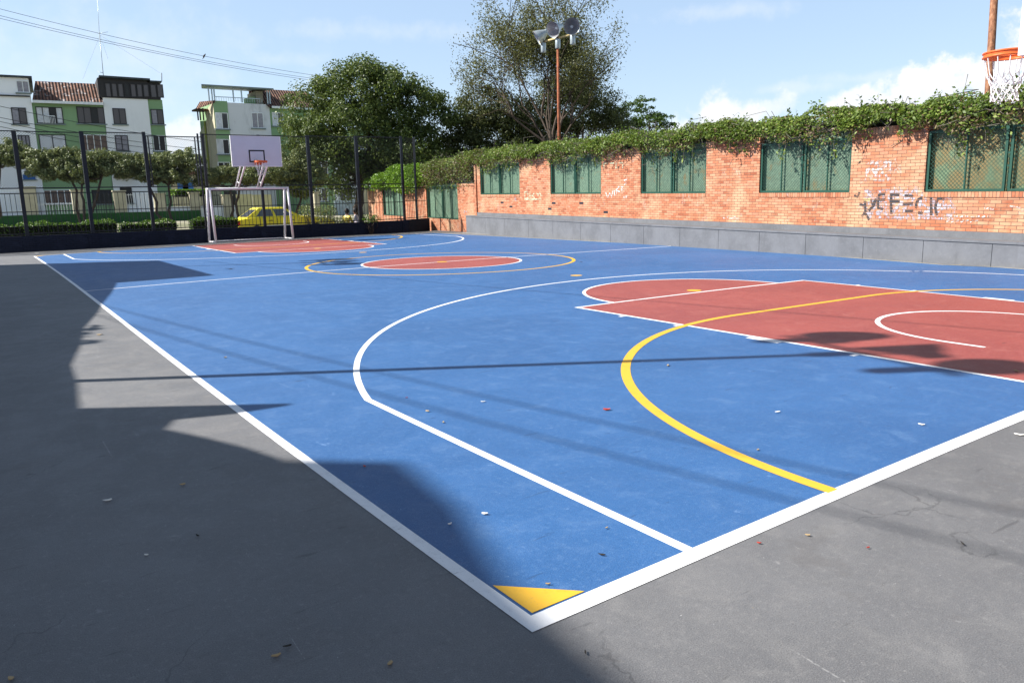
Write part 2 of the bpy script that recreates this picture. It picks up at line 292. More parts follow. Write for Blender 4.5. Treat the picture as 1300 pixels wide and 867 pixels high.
# ------------------------------------------------------------------ mesh helpers
def tag(o, label=None, cat=None, group=None, kind=None):
    if label: o['label'] = label
    if cat: o['category'] = cat
    if group: o['group'] = group
    if kind: o['kind'] = kind
    return o
def empty(name, loc=(0, 0, 0), rz=0.0, **k):
    o = bpy.data.objects.new(name, None); COL.objects.link(o); o.location = loc; o.rotation_euler = (0, 0, rz); o.empty_display_size = .2
    return tag(o, **k)
class MB:
    """collects shapes into one mesh; box-projected UVs in metres from the local coordinates"""
    def __init__(s, fr=None): s.v = []; s.f = []; s.uv = []; s.fr = fr; s.sm = []
    def poly(s, pts, uv=None, smooth=False):
        i = len(s.v); s.v += [tuple(p) for p in pts]; s.f.append(tuple(range(i, i+len(pts)))); s.sm.append(smooth)
        if uv is None:
            a = np.array(pts[1], float)-np.array(pts[0], float); b = np.array(pts[2], float)-np.array(pts[0], float); n = np.abs(np.cross(a, b))
            k = int(n.argmax()); uv = [((p[0], p[1]) if k == 2 else (p[0], p[2]) if k == 1 else (p[1], p[2])) for p in pts]
        s.uv += list(uv)
    def box(s, x0, x1, y0, y1, z0, z1):
        if x0 > x1: x0, x1 = x1, x0
        if y0 > y1: y0, y1 = y1, y0
        if z0 > z1: z0, z1 = z1, z0
        P = lambda a, b, c: (a, b, c)
        s.poly([P(x0, y0, z0), P(x1, y0, z0), P(x1, y0, z1), P(x0, y0, z1)]); s.poly([P(x1, y1, z0), P(x0, y1, z0), P(x0, y1, z1), P(x1, y1, z1)])
        s.poly([P(x0, y1, z0), P(x0, y0, z0), P(x0, y0, z1), P(x0, y1, z1)]); s.poly([P(x1, y0, z0), P(x1, y1, z0), P(x1, y1, z1), P(x1, y0, z1)])
        s.poly([P(x0, y0, z1), P(x1, y0, z1), P(x1, y1, z1), P(x0, y1, z1)]); s.poly([P(x0, y1, z0), P(x1, y1, z0), P(x1, y0, z0), P(x0, y0, z0)])
        return s
    def prism(s, prof, x0, x1):
        """closed profile [(y,z)] extruded along x"""
        n = len(prof)
        for i in range(n):
            a, b = prof[i], prof[(i+1) % n]; s.poly([(x0, a[0], a[1]), (x1, a[0], a[1]), (x1, b[0], b[1]), (x0, b[0], b[1])])
        s.poly([(x0, a[0], a[1]) for a in prof][::-1]); s.poly([(x1, a[0], a[1]) for a in prof]); return s
    def tube(s, pts, rad, n=8, cap=True, smooth=True):
        pts = [np.array(p, float) for p in pts]; rad = rad if hasattr(rad, '__len__') else [rad]*len(pts); rings = []
        for i, p in enumerate(pts):
            t = pts[min(i+1, len(pts)-1)]-pts[max(i-1, 0)]; t = t/(np.linalg.norm(t)+1e-9)
            a = np.cross(t, (0, 0, 1) if abs(t[2]) < .9 else (1, 0, 0)); a /= np.linalg.norm(a); b = np.cross(t, a)
            rings.append([p+rad[i]*(a*math.cos(2*math.pi*k/n)+b*math.sin(2*math.pi*k/n)) for k in range(n)])
        base = len(s.v)
        for r_ in rings: s.v += [tuple(q) for q in r_]
        for i in range(len(rings)-1):
            for k in range(n):
                k2 = (k+1) % n; s.f.append((base+i*n+k, base+i*n+k2, base+(i+1)*n+k2, base+(i+1)*n+k)); s.sm.append(smooth); s.uv += [(0, 0)]*4
        if cap:
            s.f.append(tuple(base+k for k in range(n))[::-1]); s.sm.append(False); s.uv += [(0, 0)]*n
            s.f.append(tuple(base+(len(rings)-1)*n+k for k in range(n))); s.sm.append(False); s.uv += [(0, 0)]*n
        return s
    def lathe(s, prof, c, ax, n=24, smooth=True):
        """prof [(r,h)] revolved round axis ax through c"""
        ax = np.array(ax, float); ax /= np.linalg.norm(ax); a = np.cross(ax, (0, 0, 1) if abs(ax[2]) < .9 else (1, 0, 0)); a /= np.linalg.norm(a); b = np.cross(ax, a); c = np.array(c, float); base = len(s.v)
        for r_, h in prof:
            for k in range(n): s.v.append(tuple(c+ax*h+r_*(a*math.cos(2*math.pi*k/n)+b*math.sin(2*math.pi*k/n))))
        for i in range(len(prof)-1):
            for k in range(n):
                k2 = (k+1) % n; s.f.append((base+i*n+k, base+i*n+k2, base+(i+1)*n+k2, base+(i+1)*n+k)); s.sm.append(smooth); s.uv += [(0, 0)]*4
        return s
    def build(s, name, m, parent=None, bevel=0):
        v = s.v
        if s.fr is not None: v = [s.fr.w(*p) for p in v]
        me = bpy.data.meshes.new(name); me.from_pydata(v, [], s.f); me.materials.append(m)
        uvl = me.uv_layers.new(name='UVMap'); uvl.data.foreach_set('uv', np.array(s.uv, dtype=np.float32).ravel())
        me.polygons.foreach_set('use_smooth', s.sm); me.update()
        o = bpy.data.objects.new(name, me); COL.objects.link(o)
        if parent is not None:
            o.parent = parent
            if s.fr is not None: o.matrix_parent_inverse = parent.matrix_basis.inverted()
        if bevel:
            b = o.modifiers.new('bevel', 'BEVEL'); b.width = bevel; b.segments = 2; b.limit_method = 'ANGLE'
        return o
def wparent(o, p): o.parent = p; o.matrix_parent_inverse = p.matrix_basis.inverted(); return o
def children(o): return [c for c in bpy.data.objects if c.parent == o]
def copy_tree(o, parent=None):
    c = o.copy(); COL.objects.link(c)
    if parent is not None: c.parent = parent
    for ch in [q for q in KIDS.get(o.name, [])]: copy_tree(ch, c)
    return c
KIDS = {}
def index_kids():
    KIDS.clear()
    for q in bpy.data.objects:
        if q.parent: KIDS.setdefault(q.parent.name, []).append(q)

def leaf_mesh(name, P, size, m, parent=None, rng=None, updir=.0, aspect=.5, nrm=None):
    """P: (n,3) world positions; each leaf is a folded diamond of two triangles"""
    rng = rng or np.random.default_rng(1); n = len(P); P = np.asarray(P, float)
    d = rng.normal(size=(n, 3)); d /= np.linalg.norm(d, axis=1)[:, None]; e = rng.normal(size=(n, 3))
    if nrm is not None: e = e*.55+nrm
    e[:, 2] += updir
    t = np.cross(d, e); t /= (np.linalg.norm(t, axis=1)[:, None]+1e-9); nn = np.cross(t, d)
    s = size*rng.uniform(.65, 1.35, n)[:, None]
    a = P-t*s*.5; b = P+d*s*aspect*.5+nn*s*.08; c = P+t*s*.5; e2 = P-d*s*aspect*.5+nn*s*.08
    V = np.stack([a, b, c, e2], 1).reshape(-1, 3); me = bpy.data.meshes.new(name)
    me.vertices.add(4*n); me.vertices.foreach_set('co', V.ravel()); me.loops.add(4*n); me.polygons.add(n)
    me.loops.foreach_set('vertex_index', np.arange(4*n, dtype=np.int32)); me.polygons.foreach_set('loop_start', np.arange(0, 4*n, 4, dtype=np.int32)); me.polygons.foreach_set('loop_total', np.full(n, 4, dtype=np.int32))
    me.materials.append(m); me.update(calc_edges=True)
    o = bpy.data.objects.new(name, me); COL.objects.link(o)
    if parent is not None: wparent(o, parent)
    return o

# ------------------------------------------------------------------ ground
g = MB()
xs = [-600, -60, -30, 0, 30, 60, 600]; ys = [-300, -30, 42, 52, 62, 120, 900]
hz = lambda y: -.12 if y <= 42 else (.45 if y >= 60 else -.12+.57*(y-42)/18)
for i in range(len(xs)-1):
    for j in range(len(ys)-1):
        g.poly([(xs[i], ys[j], hz(ys[j])), (xs[i+1], ys[j], hz(ys[j])), (xs[i+1], ys[j+1], hz(ys[j+1])), (xs[i], ys[j+1], hz(ys[j+1]))])
m, nt, b = mat('dusty_grass_ground'); p = pos(nt); n = noise(nt, p, .25, 8, .7); setc(nt, b, ramp(nt, n, [(.35, (.05, .075, .02)), (.5, (.22, .21, .13)), (.65, (.42, .39, .32))])); b.inputs['Roughness'].default_value = 1
o = g.build('ground', m); tag(o, kind='structure')
s = MB(); s.poly([(-40, 34.2, -.112), (45, 34.2, -.112), (45, 41, -.112), (-40, 41, -.112)]); o = s.build('street', simple('street_asphalt', (.06, .06, .062), .9, var=.3, scale=2)); tag(o, kind='structure')
pv = MB().box(-9, 45, 32.6, 34.1, -.2, .0); o = pv.build('pavement', KERBC); tag(o, kind='structure')
slab = MB(); slab.box(-14, 19.5, -16, 30.25, -.3, 0); o = slab.build('court_surround', GREY); tag(o, kind='structure')

# ------------------------------------------------------------------ court paint, warped by a fit to image points to offset lens distortion
WC = [0.156, 0.0285, -0.2223, 0.2479, 0.0476, 0.1006, 0.4082, -0.5623, 0.3129, -0.4805, 0.5847, -0.415, -0.1765, 0.1199, 0.2955, 0.2538, 0.5819, 0.1686, -0.0226, 0.1191, -0.3018, 0.2282, 0.4134, 0.2183, -0.638, -0.4202, -0.129, 0.1651, 0.0237, 0.1657]
CLN, CWD = 27.3, 14.86; CM = CWD/2; KW, FT, E3, R3 = 4.9, 5.8, .9, 6.75
EX = [(i, j) for i in range(5) for j in range(5) if i+j <= 4]
def warp(x, y):
    a = (x-CM)/CM; b = (y-CLN/2)/(CLN/2)
    if a > .6 and b < -.6: a = min(a, .6+(a-.6)*.6)
    B = [a**i*b**j for i, j in EX]; n = len(EX)
    return x+sum(c*q for c, q in zip(WC[:n], B)), y+sum(c*q for c, q in zip(WC[n:], B))
court = empty('court', (0, 0, 0), kind='structure')
def wq(x, y, z): a, b = warp(x, y); return (a, b, z*.16)
def area(name, x0, x1, y0, y1, z, m, n=24):
    s = MB()
    for i in range(n):
        for j in range(n):
            X = lambda k: x0+(x1-x0)*k/n; Y = lambda k: y0+(y1-y0)*k/n
            s.poly([wq(X(i), Y(j), z), wq(X(i+1), Y(j), z), wq(X(i+1), Y(j+1), z), wq(X(i), Y(j+1), z)])
    return s.build(name, m, court)
def disc(name, cx, cy, r, z, m, a0=0, a1=360, n=72):
    s = MB()
    for i in range(n):
        t0 = R(a0+(a1-a0)*i/n); t1 = R(a0+(a1-a0)*(i+1)/n)
        s.poly([wq(cx, cy, z), wq(cx+r*math.cos(t0), cy+r*math.sin(t0), z), wq(cx+r*math.cos(t1), cy+r*math.sin(t1), z)])
    return s.build(name, m, court)
def strip(s, pts, w, z):
    """pts centre line in court coordinates, w width"""
    n = len(pts); L_, R_ = [], []
    for i in range(n):
        a = pts[max(i-1, 0)]; b = pts[min(i+1, n-1)]; dx, dy = b[0]-a[0], b[1]-a[1]; l = math.hypot(dx, dy); nx, ny = -dy/l*w/2, dx/l*w/2
        L_.append(wq(pts[i][0]+nx, pts[i][1]+ny, z)); R_.append(wq(pts[i][0]-nx, pts[i][1]-ny, z))
    for i in range(n-1): s.poly([R_[i], R_[i+1], L_[i+1], L_[i]])
def seg(a, b, n=30): return [(a[0]+(b[0]-a[0])*i/n, a[1]+(b[1]-a[1])*i/n) for i in range(n+1)]
def arc(cx, cy, r, a0, a1, n=90): return [(cx+r*math.cos(R(a0+(a1-a0)*i/n)), cy+r*math.sin(R(a0+(a1-a0)*i/n))) for i in range(n+1)]
area('playing_court', 0, CWD, 0, CLN, .004, BLUE)
kx0, kx1 = CM-KW/2, CM+KW/2
def line(name, plist, w, z, m):
    s = MB()
    for p in plist: strip(s, p, w, z)
    return s.build(name, m, court)
y3 = 1.575+math.sqrt(R3**2-(CM-E3)**2); a3 = math.degrees(math.acos((CM-E3)/R3))
for end in (0, 1):
    Y = (lambda y: y) if not end else (lambda y: CLN-y)
    F_ = lambda pts: [(x, Y(y)) for x, y in pts]
    area('key_area', kx0, kx1, min(Y(0), Y(FT)), max(Y(0), Y(FT)), .008, RED, 16)
    disc('free_throw_area', CM, Y(FT), 1.78, .0075, RED, 0 if not end else 180, 180 if not end else 360)
    line('free_throw_arc', [F_(arc(CM, FT, 1.79, 0, 180))], .05, .0125, WHITE)
    line('key_line', [F_(seg((kx0, .07), (kx0, FT))), F_(seg((kx1, .07), (kx1, FT)))], .05, .0135, WHITE)
    line('free_throw_line', [F_(seg((kx0-.025, FT), (kx1+.025, FT)))], .05, .0145, WHITE)
    line('three_point_line', [F_(seg((E3, .07), (E3, y3))+arc(CM, 1.575, R3, 180-a3, a3, 140)[1:]+seg((CWD-E3, y3), (CWD-E3, .07))[1:])], .055 if not end else .06, .012, WHITE)
    line('restricted_arc', [F_([(CM-1.28, 1.25)]+arc(CM, 1.575, 1.28, 180, 0, 60)+[(CM+1.28, 1.25)])], .055, .0125, WHITE)
    s = MB()
    for sx, x in ((-1, kx0), (1, kx1)):
        for yy, w in ((1.80, .05), (3.95, .05), (4.85, .05), (2.78, .38)):
            strip(s, F_([(x, yy), (x+sx*.115, yy)]), w, .011)
    s.build('lane_mark', WHITE, court)
    g4 = arc(CM-1.5, 0, 4, 180, 90, 50)+arc(CM+1.5, 0, 4, 90, 0, 50)
    line('futsal_area_line', [F_([(g4[0][0], .07)]+[p for p in g4 if p[1] > .10]+[(g4[-1][0], .07)])], .08, .0165, YELL if not end else CREAM if end == 2 else YELL)
    for yy in (6.0, 9.0):
        disc('penalty_spot', CM+(0 if yy < 7 else .15), Y(yy), .11, .0175, YELL, 0, 360, 20)
disc('center_circle_area', CM, CLN/2, 1.8, .008, RED); line('center_circle', [arc(CM, CLN/2, 1.8, 0, 360, 120)], .05, .012, WHITE)
line('futsal_center_circle', [arc(CM, CLN/2, 3, 0, 360, 160)], .075, .0155, YELL); disc('center_spot', CM, CLN/2, .12, .0175, YELL, 0, 360, 20)
line('half_line', [seg((.05, CLN/2), (CWD-.05, CLN/2), 50)], .05, .0135, WHITE)
line('sideline', [seg((.03, 0), (.03, CLN), 80)], .062, .0150, WHITE); line('sideline', [seg((CWD-.03, 0), (CWD-.03, CLN), 80)], .06, .0150, CREAM)
line('baseline', [seg((0, .043), (CWD, .043), 60)], .09, .0160, WHITE); line('baseline', [seg((0, CLN-.03), (CWD, CLN-.03), 60)], .06, .0160, CREAM)
def tri(name, P, m): s = MB(); s.poly([wq(x, y, .0175) for x, y in P]); return s.build(name, m, court)
tri('corner_triangle', [(.075, .10), (.33, .10), (.075, .36)], YELL); tri('corner_triangle', [(.075, CLN-.08), (.36, CLN-.08), (.075, CLN-.36)], YELL)

# ------------------------------------------------------------------ brick wall with mesh windows
WF = Frame((15.009, 13.219), (-.1024, -.9947), slope=-.0125, ref=-12.6)      # local x runs towards the camera
SEAM, SILL, TOPB = .86, 1.60, 2.80
bw = empty('brick_wall', WF.w(-4, 0, 0), label='long orange brick wall with green mesh windows, graffiti and a painted grey foot', cat='wall')
def upper_wall():
    s = MB(WF); wins = [(-12.64, -9.28), (-7.05, -3.95), (-1.92, .88), (2.76, 5.37), (7.09, 10.2), (12.0, 14.6)]
    s.box(-12.95, 17, 0, .24, .0, SILL-.10)
    e = -13.10
    for a, b in wins+[(17, 17)]:
        s.box(e if e != -13.10 else -13.10, a, 0 if e != -13.1 else 0.0, .24, SILL-.10, TOPB) if e > -13 else s.box(-12.95, a, 0, .24, SILL-.10, TOPB)
        e = b
    s.build('brickwork', BRICK, bw)
    c = MB(WF); e = -12.95
    for a, b in wins+[(17, 17)]:
        c.box(e-.01, a+.01, -.025, .26, TOPB+.003, TOPB+.14); e = b
    c.build('wall_cap', SOLD, bw)
    d = MB(WF)
    for a, b in wins: d.box(a+.003, b-.003, -.012, .2, SILL-.102, SILL+.002)
    d.build('soldier_course', SOLD, bw)
    return wins
wins = upper_wall()
low = MB(WF)
low.box(-27.4, -24.83, 0, .24, -.12, 2.05); low.box(-24.83, -21.54, 0, .24, -.12, .50); low.box(-21.54, -18.47, 0, .24, -.12, 2.05); low.box(-18.47, -14.92, 0, .24, -.12, .50); low.box(-14.92, -12.955, 0, .24, -.12, 1.98)
low.build('brickwork', BRICK, bw)
lc = MB(WF); lc.box(-14.93, -12.96, -.03, .27, 1.983, 2.08); lc.build('wall_cap', SOLD, bw)
pier = MB(WF); pier.box(-13.10, -12.952, -.05, .30, 0, TOPB+.02); pier.box(-18.72, -18.48, -.03, -.002, 0, 2.04); pier.build('brick_pier', BRICK, bw)
pl = MB(WF); pl.box(-12.945, 17, -.035, -.003, .02, SEAM); pl.build('painted_foot', BENCH, bw)
def mesh_window(a, b, z0, z1, msheet, sp=.055, wr=.0035, div=2):
    fr = MB(WF); t = .045; y0, y1 = .03, .075; mid = (a+b)/2; parts = [(a, mid-.012), (mid+.012, b)] if div == 2 else [(a, b)]
    wo = fr
    for p, q in parts:
        p += .015; q -= .015
        fr.box(p, q, y0, y1, z0+.01, z0+.01+t); fr.box(p, q, y0, y1, z1-t, z1); fr.box(p, p+t, y0, y1, z0+.01+t, z1-t); fr.box(q-t, q, y0, y1, z0+.01+t, z1-t)
        c = (p+q)/2; fr.box(c-.014, c+.014, y0+.012, y1-.004, z0+.01+t, z1-t)
    if div == 2: fr.box(mid-.02, mid+.02, y0+.01, y1-.01, z0+.45, z0+.48); fr.box(mid-.02, mid+.02, y0+.01, y1-.01, z1-.5, z1-.47)
    w = fr.build('window_frame', GFRAME, bw)
    net = MB(WF)
    W_, H_ = b-a, z1-z0-.02
    def clip(x0, z0_, x1, z1_):  # diagonal of slope +-1 clipped to the panel
        return x0, z0_, x1, z1_
    for sg in (1, -1):
        k = -H_
        while k < W_:
            xa, xb = max(0, k), min(W_, k+H_)
            if xb-xa > .02:
                za, zb = xa-k, xb-k
                if sg < 0: za, zb = H_-za, H_-zb
                y = .052+.004*sg; th = wr
                P = [(a+xa, y, z0+za+.01), (a+xb, y, z0+zb+.01)]
                net.poly([(P[0][0], y, P[0][2]-th), (P[1][0], y, P[1][2]-th), (P[1][0], y, P[1][2]+th), (P[0][0], y, P[0][2]+th)])
            k += sp*1.4142
    net.build('wire_mesh', GWIRE, wparent(w, bw) if False else w).matrix_parent_inverse = Matrix()
    sh = MB(WF); sh.box(a+.004, b-.004, .13, .16, z0+.003, z1+.18); 
    x = a+.3
    sb = sh.build('metal_sheet', msheet, w); sb.matrix_parent_inverse = Matrix()
    return w
bpy.context.view_layer.update()
for k, (a, b) in enumerate(wins):
    mesh_window(a, b, SILL, TOPB-.02, [SHEET, SHEET, SHEETM, SHEETM, SHEETR, SHEETR][k], .055 if k > 1 else .075, .0045)
for a, b in ((-18.47, -14.92), (-24.83, -21.54)): mesh_window(a, b, .5, 2.0, SHEET, .09, .004)
# children built in world space under children with identity transforms only need the root inverse
for o in bpy.data.objects:
    if o.parent and o.parent.parent == bw: o.matrix_parent_inverse = o.parent.matrix_parent_inverse.inverted() @ bw.matrix_basis.inverted() if False else Matrix()

# graffiti and painted patches: thin paint films 2 mm proud of the bricks
def paintm(name, col, cover=.62):
    m, nt, b = mat(name); p = pos(nt); setc(nt, b, col); b.inputs['Roughness'].default_value = .7
    uv = nd(nt, 'ShaderNodeUVMap').outputs[0]
    br = nd(nt, 'ShaderNodeTexBrick', {'Vector': uv, 'Color1': (0, 0, 0, 1), 'Color2': (1, 1, 1, 1), 'Mortar': (0, 0, 0, 1), 'Scale': 1.0, 'Mortar Size': .008, 'Brick Width': .205, 'Row Height': .066})
    n = mrange(nt, noise(nt, p, 11, 5, .7), .60-cover*.35, .68-cover*.3); br1 = mrange(nt, br.outputs[0], .05, .4, .45, 1)
    k = nd(nt, 'ShaderNodeMath', {0: n, 1: br1}, operation='MULTIPLY').outputs[0]
    inv = nd(nt, 'ShaderNodeMath', {0: 1.0, 1: br.outputs['Fac']}, operation='SUBTRACT').outputs[0]
    k = nd(nt, 'ShaderNodeMath', {0: k, 1: inv}, operation='MULTIPLY').outputs[0]
    t = nd(nt, 'ShaderNodeBsdfTransparent'); ms = nd(nt, 'ShaderNodeMixShader', {0: k}); nt.links.new(t.outputs[0], ms.inputs[1]); nt.links.new(b.outputs[0], ms.inputs[2]); nt.links.new(ms.outputs[0], nt.nodes['Material Output'].inputs[0]); return m
PBLK = paintm('black_spray_paint', (.035, .03, .035), 1.2); PWHT = paintm('white_patch_paint', (.60, .56, .56), .30); PGRY = paintm('grey_cover_paint', (.42, .42, .50), .35); PWT = paintm('white_spray_paint', (.66, .62, .60), .62); PGRN = paintm('pale_green_spray', (.55, .60, .42), .7); PYEL = paintm('yellow_spray', (.75, .62, .22), .9)
def strokes(name, S, w, m, off=-.004, label=None):
    """S: polylines in photo pixels on the wall face"""
    s = MB(WF)
    for i, pl_ in enumerate(S):
        P = [WF.px(u, v) for u, v in pl_]; n = len(P); L_, R_ = [], []; o2 = off-.0006*(i % 5)
        for i in range(n):
            a = P[max(i-1, 0)]; b = P[min(i+1, n-1)]; dx, dz = b[0]-a[0], b[1]-a[1]; l = math.hypot(dx, dz)+1e-9; L_.append((P[i][0]-dz/l*w/2, P[i][1]+dx/l*w/2)); R_.append((P[i][0]+dz/l*w/2, P[i][1]-dx/l*w/2))
        for i in range(n-1): s.poly([(R_[i][0], o2, R_[i][1]), (R_[i+1][0], o2, R_[i+1][1]), (L_[i+1][0], o2, L_[i+1][1]), (L_[i][0], o2, L_[i][1])])
    o = s.build(name, m, bw); 
    if label: o['label'] = label
    return o
def patch(name, u0, v0, u1, v1, m, off=-.003):
    a = WF.px(u0, v1); b = WF.px(u1, v0); s = MB(WF); s.poly([(a[0], off, a[1]), (b[0], off, a[1]), (b[0], off, b[1]), (a[0], off, b[1])]); return s.build(name, m, bw)
q = lambda L_: [(1080+x/7.88, 180+y/7.88) for x, y in L_]
strokes('graffiti', [q([(35, 540), (70, 550), (90, 505)]), q([(205, 575), (215, 625), (245, 585)]), q([(255, 570), (230, 640), (180, 690)]), q([(145, 590), (148, 700), (110, 750)]), q([(150, 720), (185, 780)]), q([(95, 625), (130, 640)]),
    q([(285, 525), (275, 600), (275, 665), (325, 675)]), q([(280, 580), (345, 578)]), q([(285, 525), (345, 522)]), q([(405, 515), (405, 600), (408, 720)]), q([(395, 525), (490, 530)]), q([(405, 595), (490, 595)]),
    q([(540, 540), (625, 545)]), q([(525, 622), (625, 618)]), q([(545, 690), (625, 688)]), q([(720, 558), (680, 575), (655, 620), (655, 665)]), q([(675, 712), (720, 716)]), q([(805, 540), (805, 640), (808, 735)]), q([(935, 580), (890, 562), (860, 590), (848, 660), (862, 735)])], .055, PBLK, -.007, 'black spray paint lettering reading YEFECIC')
patch('cover_paint', 1095, 240, 1165, 278, PGRY, -.0032); patch('cover_paint', 1165, 244, 1215, 278, PGRY, -.0042)
patch('white_patch', 1098, 203, 1132, 231, PWHT, -.0035); patch('white_patch', 1110, 203, 1132, 210, PWHT, -.0045)
patch('white_patch', 1135, 236, 1168, 239.5, PWHT, -.0052); patch('white_patch', 1116, 257, 1125, 260, PWHT, -.0052); patch('white_patch', 1132, 257, 1139, 260, PWHT, -.0052)
patch('white_patch', 918, 275.0, 937, 277.6, PWHT, -.0050); patch('yellow_patch', 1096, 252, 1105, 256, PYEL, -.0052)
s4 = lambda L_: [(580+x/4.0625, 170+y/4.06) for x, y in L_]
strokes('graffiti', [s4([(768, 300), (778, 330), (790, 305), (798, 328), (805, 295)]), s4([(812, 290), (815, 318)]), s4([(822, 285), (825, 310)]), s4([(838, 270), (824, 292), (842, 300)]), s4([(848, 268), (850, 292), (862, 286)]), s4([(849, 278), (858, 275)]), s4([(880, 232), (864, 240), (874, 254), (862, 264)]), s4([(860, 326), (880, 324)])], .05, PWT, -.006, 'white spray paint scrawl reading MIKES')
strokes('graffiti', [s4([(350, 300), (352, 334), (368, 330), (366, 300), (350, 300)]), s4([(378, 306), (378, 334)]), s4([(402, 304), (388, 318), (402, 332)]), s4([(412, 302), (420, 318), (428, 302), (436, 320)]), s4([(350, 338), (440, 336)])], .05, PGRN, -.006, 'pale green painted scrawl')
strokes('graffiti', [s4([(758, 150), (760, 185)]), s4([(758, 152), (778, 150)]), s4([(790, 152), (812, 150)]), s4([(822, 150), (822, 182)]), s4([(838, 150), (858, 150), (856, 180)])], .05, PGRN, -.0065, 'pale green painted strokes high on the brick')
strokes('graffiti', [s4([(292, 345), (300, 322), (308, 345)]), s4([(294, 338), (306, 338)]), s4([(40, 395), (40, 415)]), s4([(48, 395), (58, 415)])], .1, PGRY, -.006)
strokes('graffiti', [[(1198+i*7, 275+(i % 2)*1.2), (1202+i*7, 274.5)] for i in range(9)]+[[(1202+i*6, 281+(i % 2)), (1206+i*6, 280)] for i in range(7)]+[[(1250, 264), (1262, 266)], [(1282, 262), (1296, 264)]], .03, PWT, -.0072, 'small faded white writing')
# weep holes: black plates stand for the shade inside each hole
wh = MB(WF)
for u, v in ((637.5, 257.5), (648.7, 262.6), (698, 265.5), (738, 258), (769, 269.5), (703, 258)):
    a, z = WF.px(u, v); wh.box(a-.12, a+.12, -.002, .01, z-.035, z+.035)
wh.build('brick_hole_shade', BLACKP, bw)

# ------------------------------------------------------------------ bench
BF = Frame((14.611, 13.26), (-.1024, -.9947), slope=-.0125, ref=-12.6)
be = empty('concrete_bench', BF.w(0, .15, 0), label='long grey painted concrete bench with panel joints at the foot of the brick wall', cat='bench')
J = [-13.30, -11.5, -9.832, -7.991, -6.284, -4.559, -2.891, -1.256, .327, 1.813, 3.204, 4.59, 6.086, 7.424, 8.743, 10.1, 11.5, 17]
for i in range(len(J)-1):
    s = MB(BF); s.box(J[i]+.005, J[i+1]-.005, 0, .34, .0, .685); s.build('front_panel', BENCH, be, bevel=.012)
s = MB(BF); s.box(J[0]-.01, 17, -.018, .358, .688, .735); s.build('seat_slab', BENCH, be, bevel=.012)
s = MB(BF); s.box(J[0]-.005, 17, .02, .33, 0, .62); s.build('core', BENCH, be)
k = MB(BF); k.box(-13.4, 17, -.16, -.004, -.01, .022); o = k.build('kerb', KERBC); tag(o, kind='structure')

# ------------------------------------------------------------------ low navy wall and fence
FF = Frame((7.724, 29.923), (1, .0091))
lw = empty('low_wall', FF.w(0, 0, 0), label='low brick wall painted navy blue along the far end of the court under the metal fence', cat='wall')
s = MB(FF); s.box(-20, 7.3, 0, .22, -.1, .545); s.build('brickwork', NAVYB, lw)
RF = Frame((7.3+7.724+.0, 29.99), (1.70, 1.15))
s = MB(RF); s.box(.0, 2.1, 0, .22, -.1, .57); s.build('brickwork', NAVYB, lw)
s = MB(FF)
for x in (-7.6, -5.58, -3.53, -1.5, .65, 2.8, 4.96, 7.14): s.box(x-.17, x+.17, -.03, -.002, -.05, .55)
s.build('brick_pier', NAVYB, lw)
fence = empty('metal_fence', FF.w(0, .1, .55), label='tall navy metal fence with chain link above pickets behind the far basketball goal', cat='fence')
posts = [(-11.7, 4.15, .055), (-9.65, 4.15, .055), (-7.60, 4.12, .06), (-5.56, 4.15, .06), (-3.50, 4.18, .055), (-1.42, 4.17, .04), (.74, 4.18, .05), (2.80, 4.21, .06), (4.98, 4.24, .06), (7.16, 4.28, .05)]
for x, h, r_ in posts:
    s = MB(FF); s.box(x-r_, x+r_, .06, .06+2*r_, .545, h); s.build('post', NAVY, fence)
s = MB(FF); s.box(-1.62, -1.56, .06, .12, .545, 4.17); s.build('post', NAVY, fence)
s = MB(RF); s.box(1.0, 1.08, .06, .14, .57, 4.3); s.build('post', NAVY, fence)
def chain(fr, x0, x1, z0, z1, y, sp=.062, th=.0038):
    s = MB(fr); W_, H_ = x1-x0, z1-z0
    for sg in (1, -1):
        k = -H_
        while k < W_:
            xa, xb = max(0, k), min(W_, k+H_)
            if xb-xa > .03:
                za, zb = xa-k, xb-k
                if sg < 0: za, zb = H_-za, H_-zb
                yy = y+.004*sg
                A_, B_ = np.array((x0+xa, z0+za)), np.array((x0+xb, z0+zb)); s.poly([(A_[0], yy, A_[1]-th), (B_[0], yy, B_[1]-th), (B_[0], yy, B_[1]+th), (A_[0], yy, A_[1]+th)]); s.poly([(A_[0], yy-th, A_[1]), (B_[0], yy-th, B_[1]), (B_[0], yy+th, B_[1]), (A_[0], yy+th, A_[1])])
            k += sp*1.4142
    return s
def pickets(fr, x0, x1, z0, z1, y, spear=False, gap=.145):
    s = MB(fr); n = max(1, int((x1-x0)/gap)); 
    for i in range(1, n):
        x = x0+(x1-x0)*i/n; s.box(x-.008, x+.008, y-.008, y+.008, z0, z1)
    return s
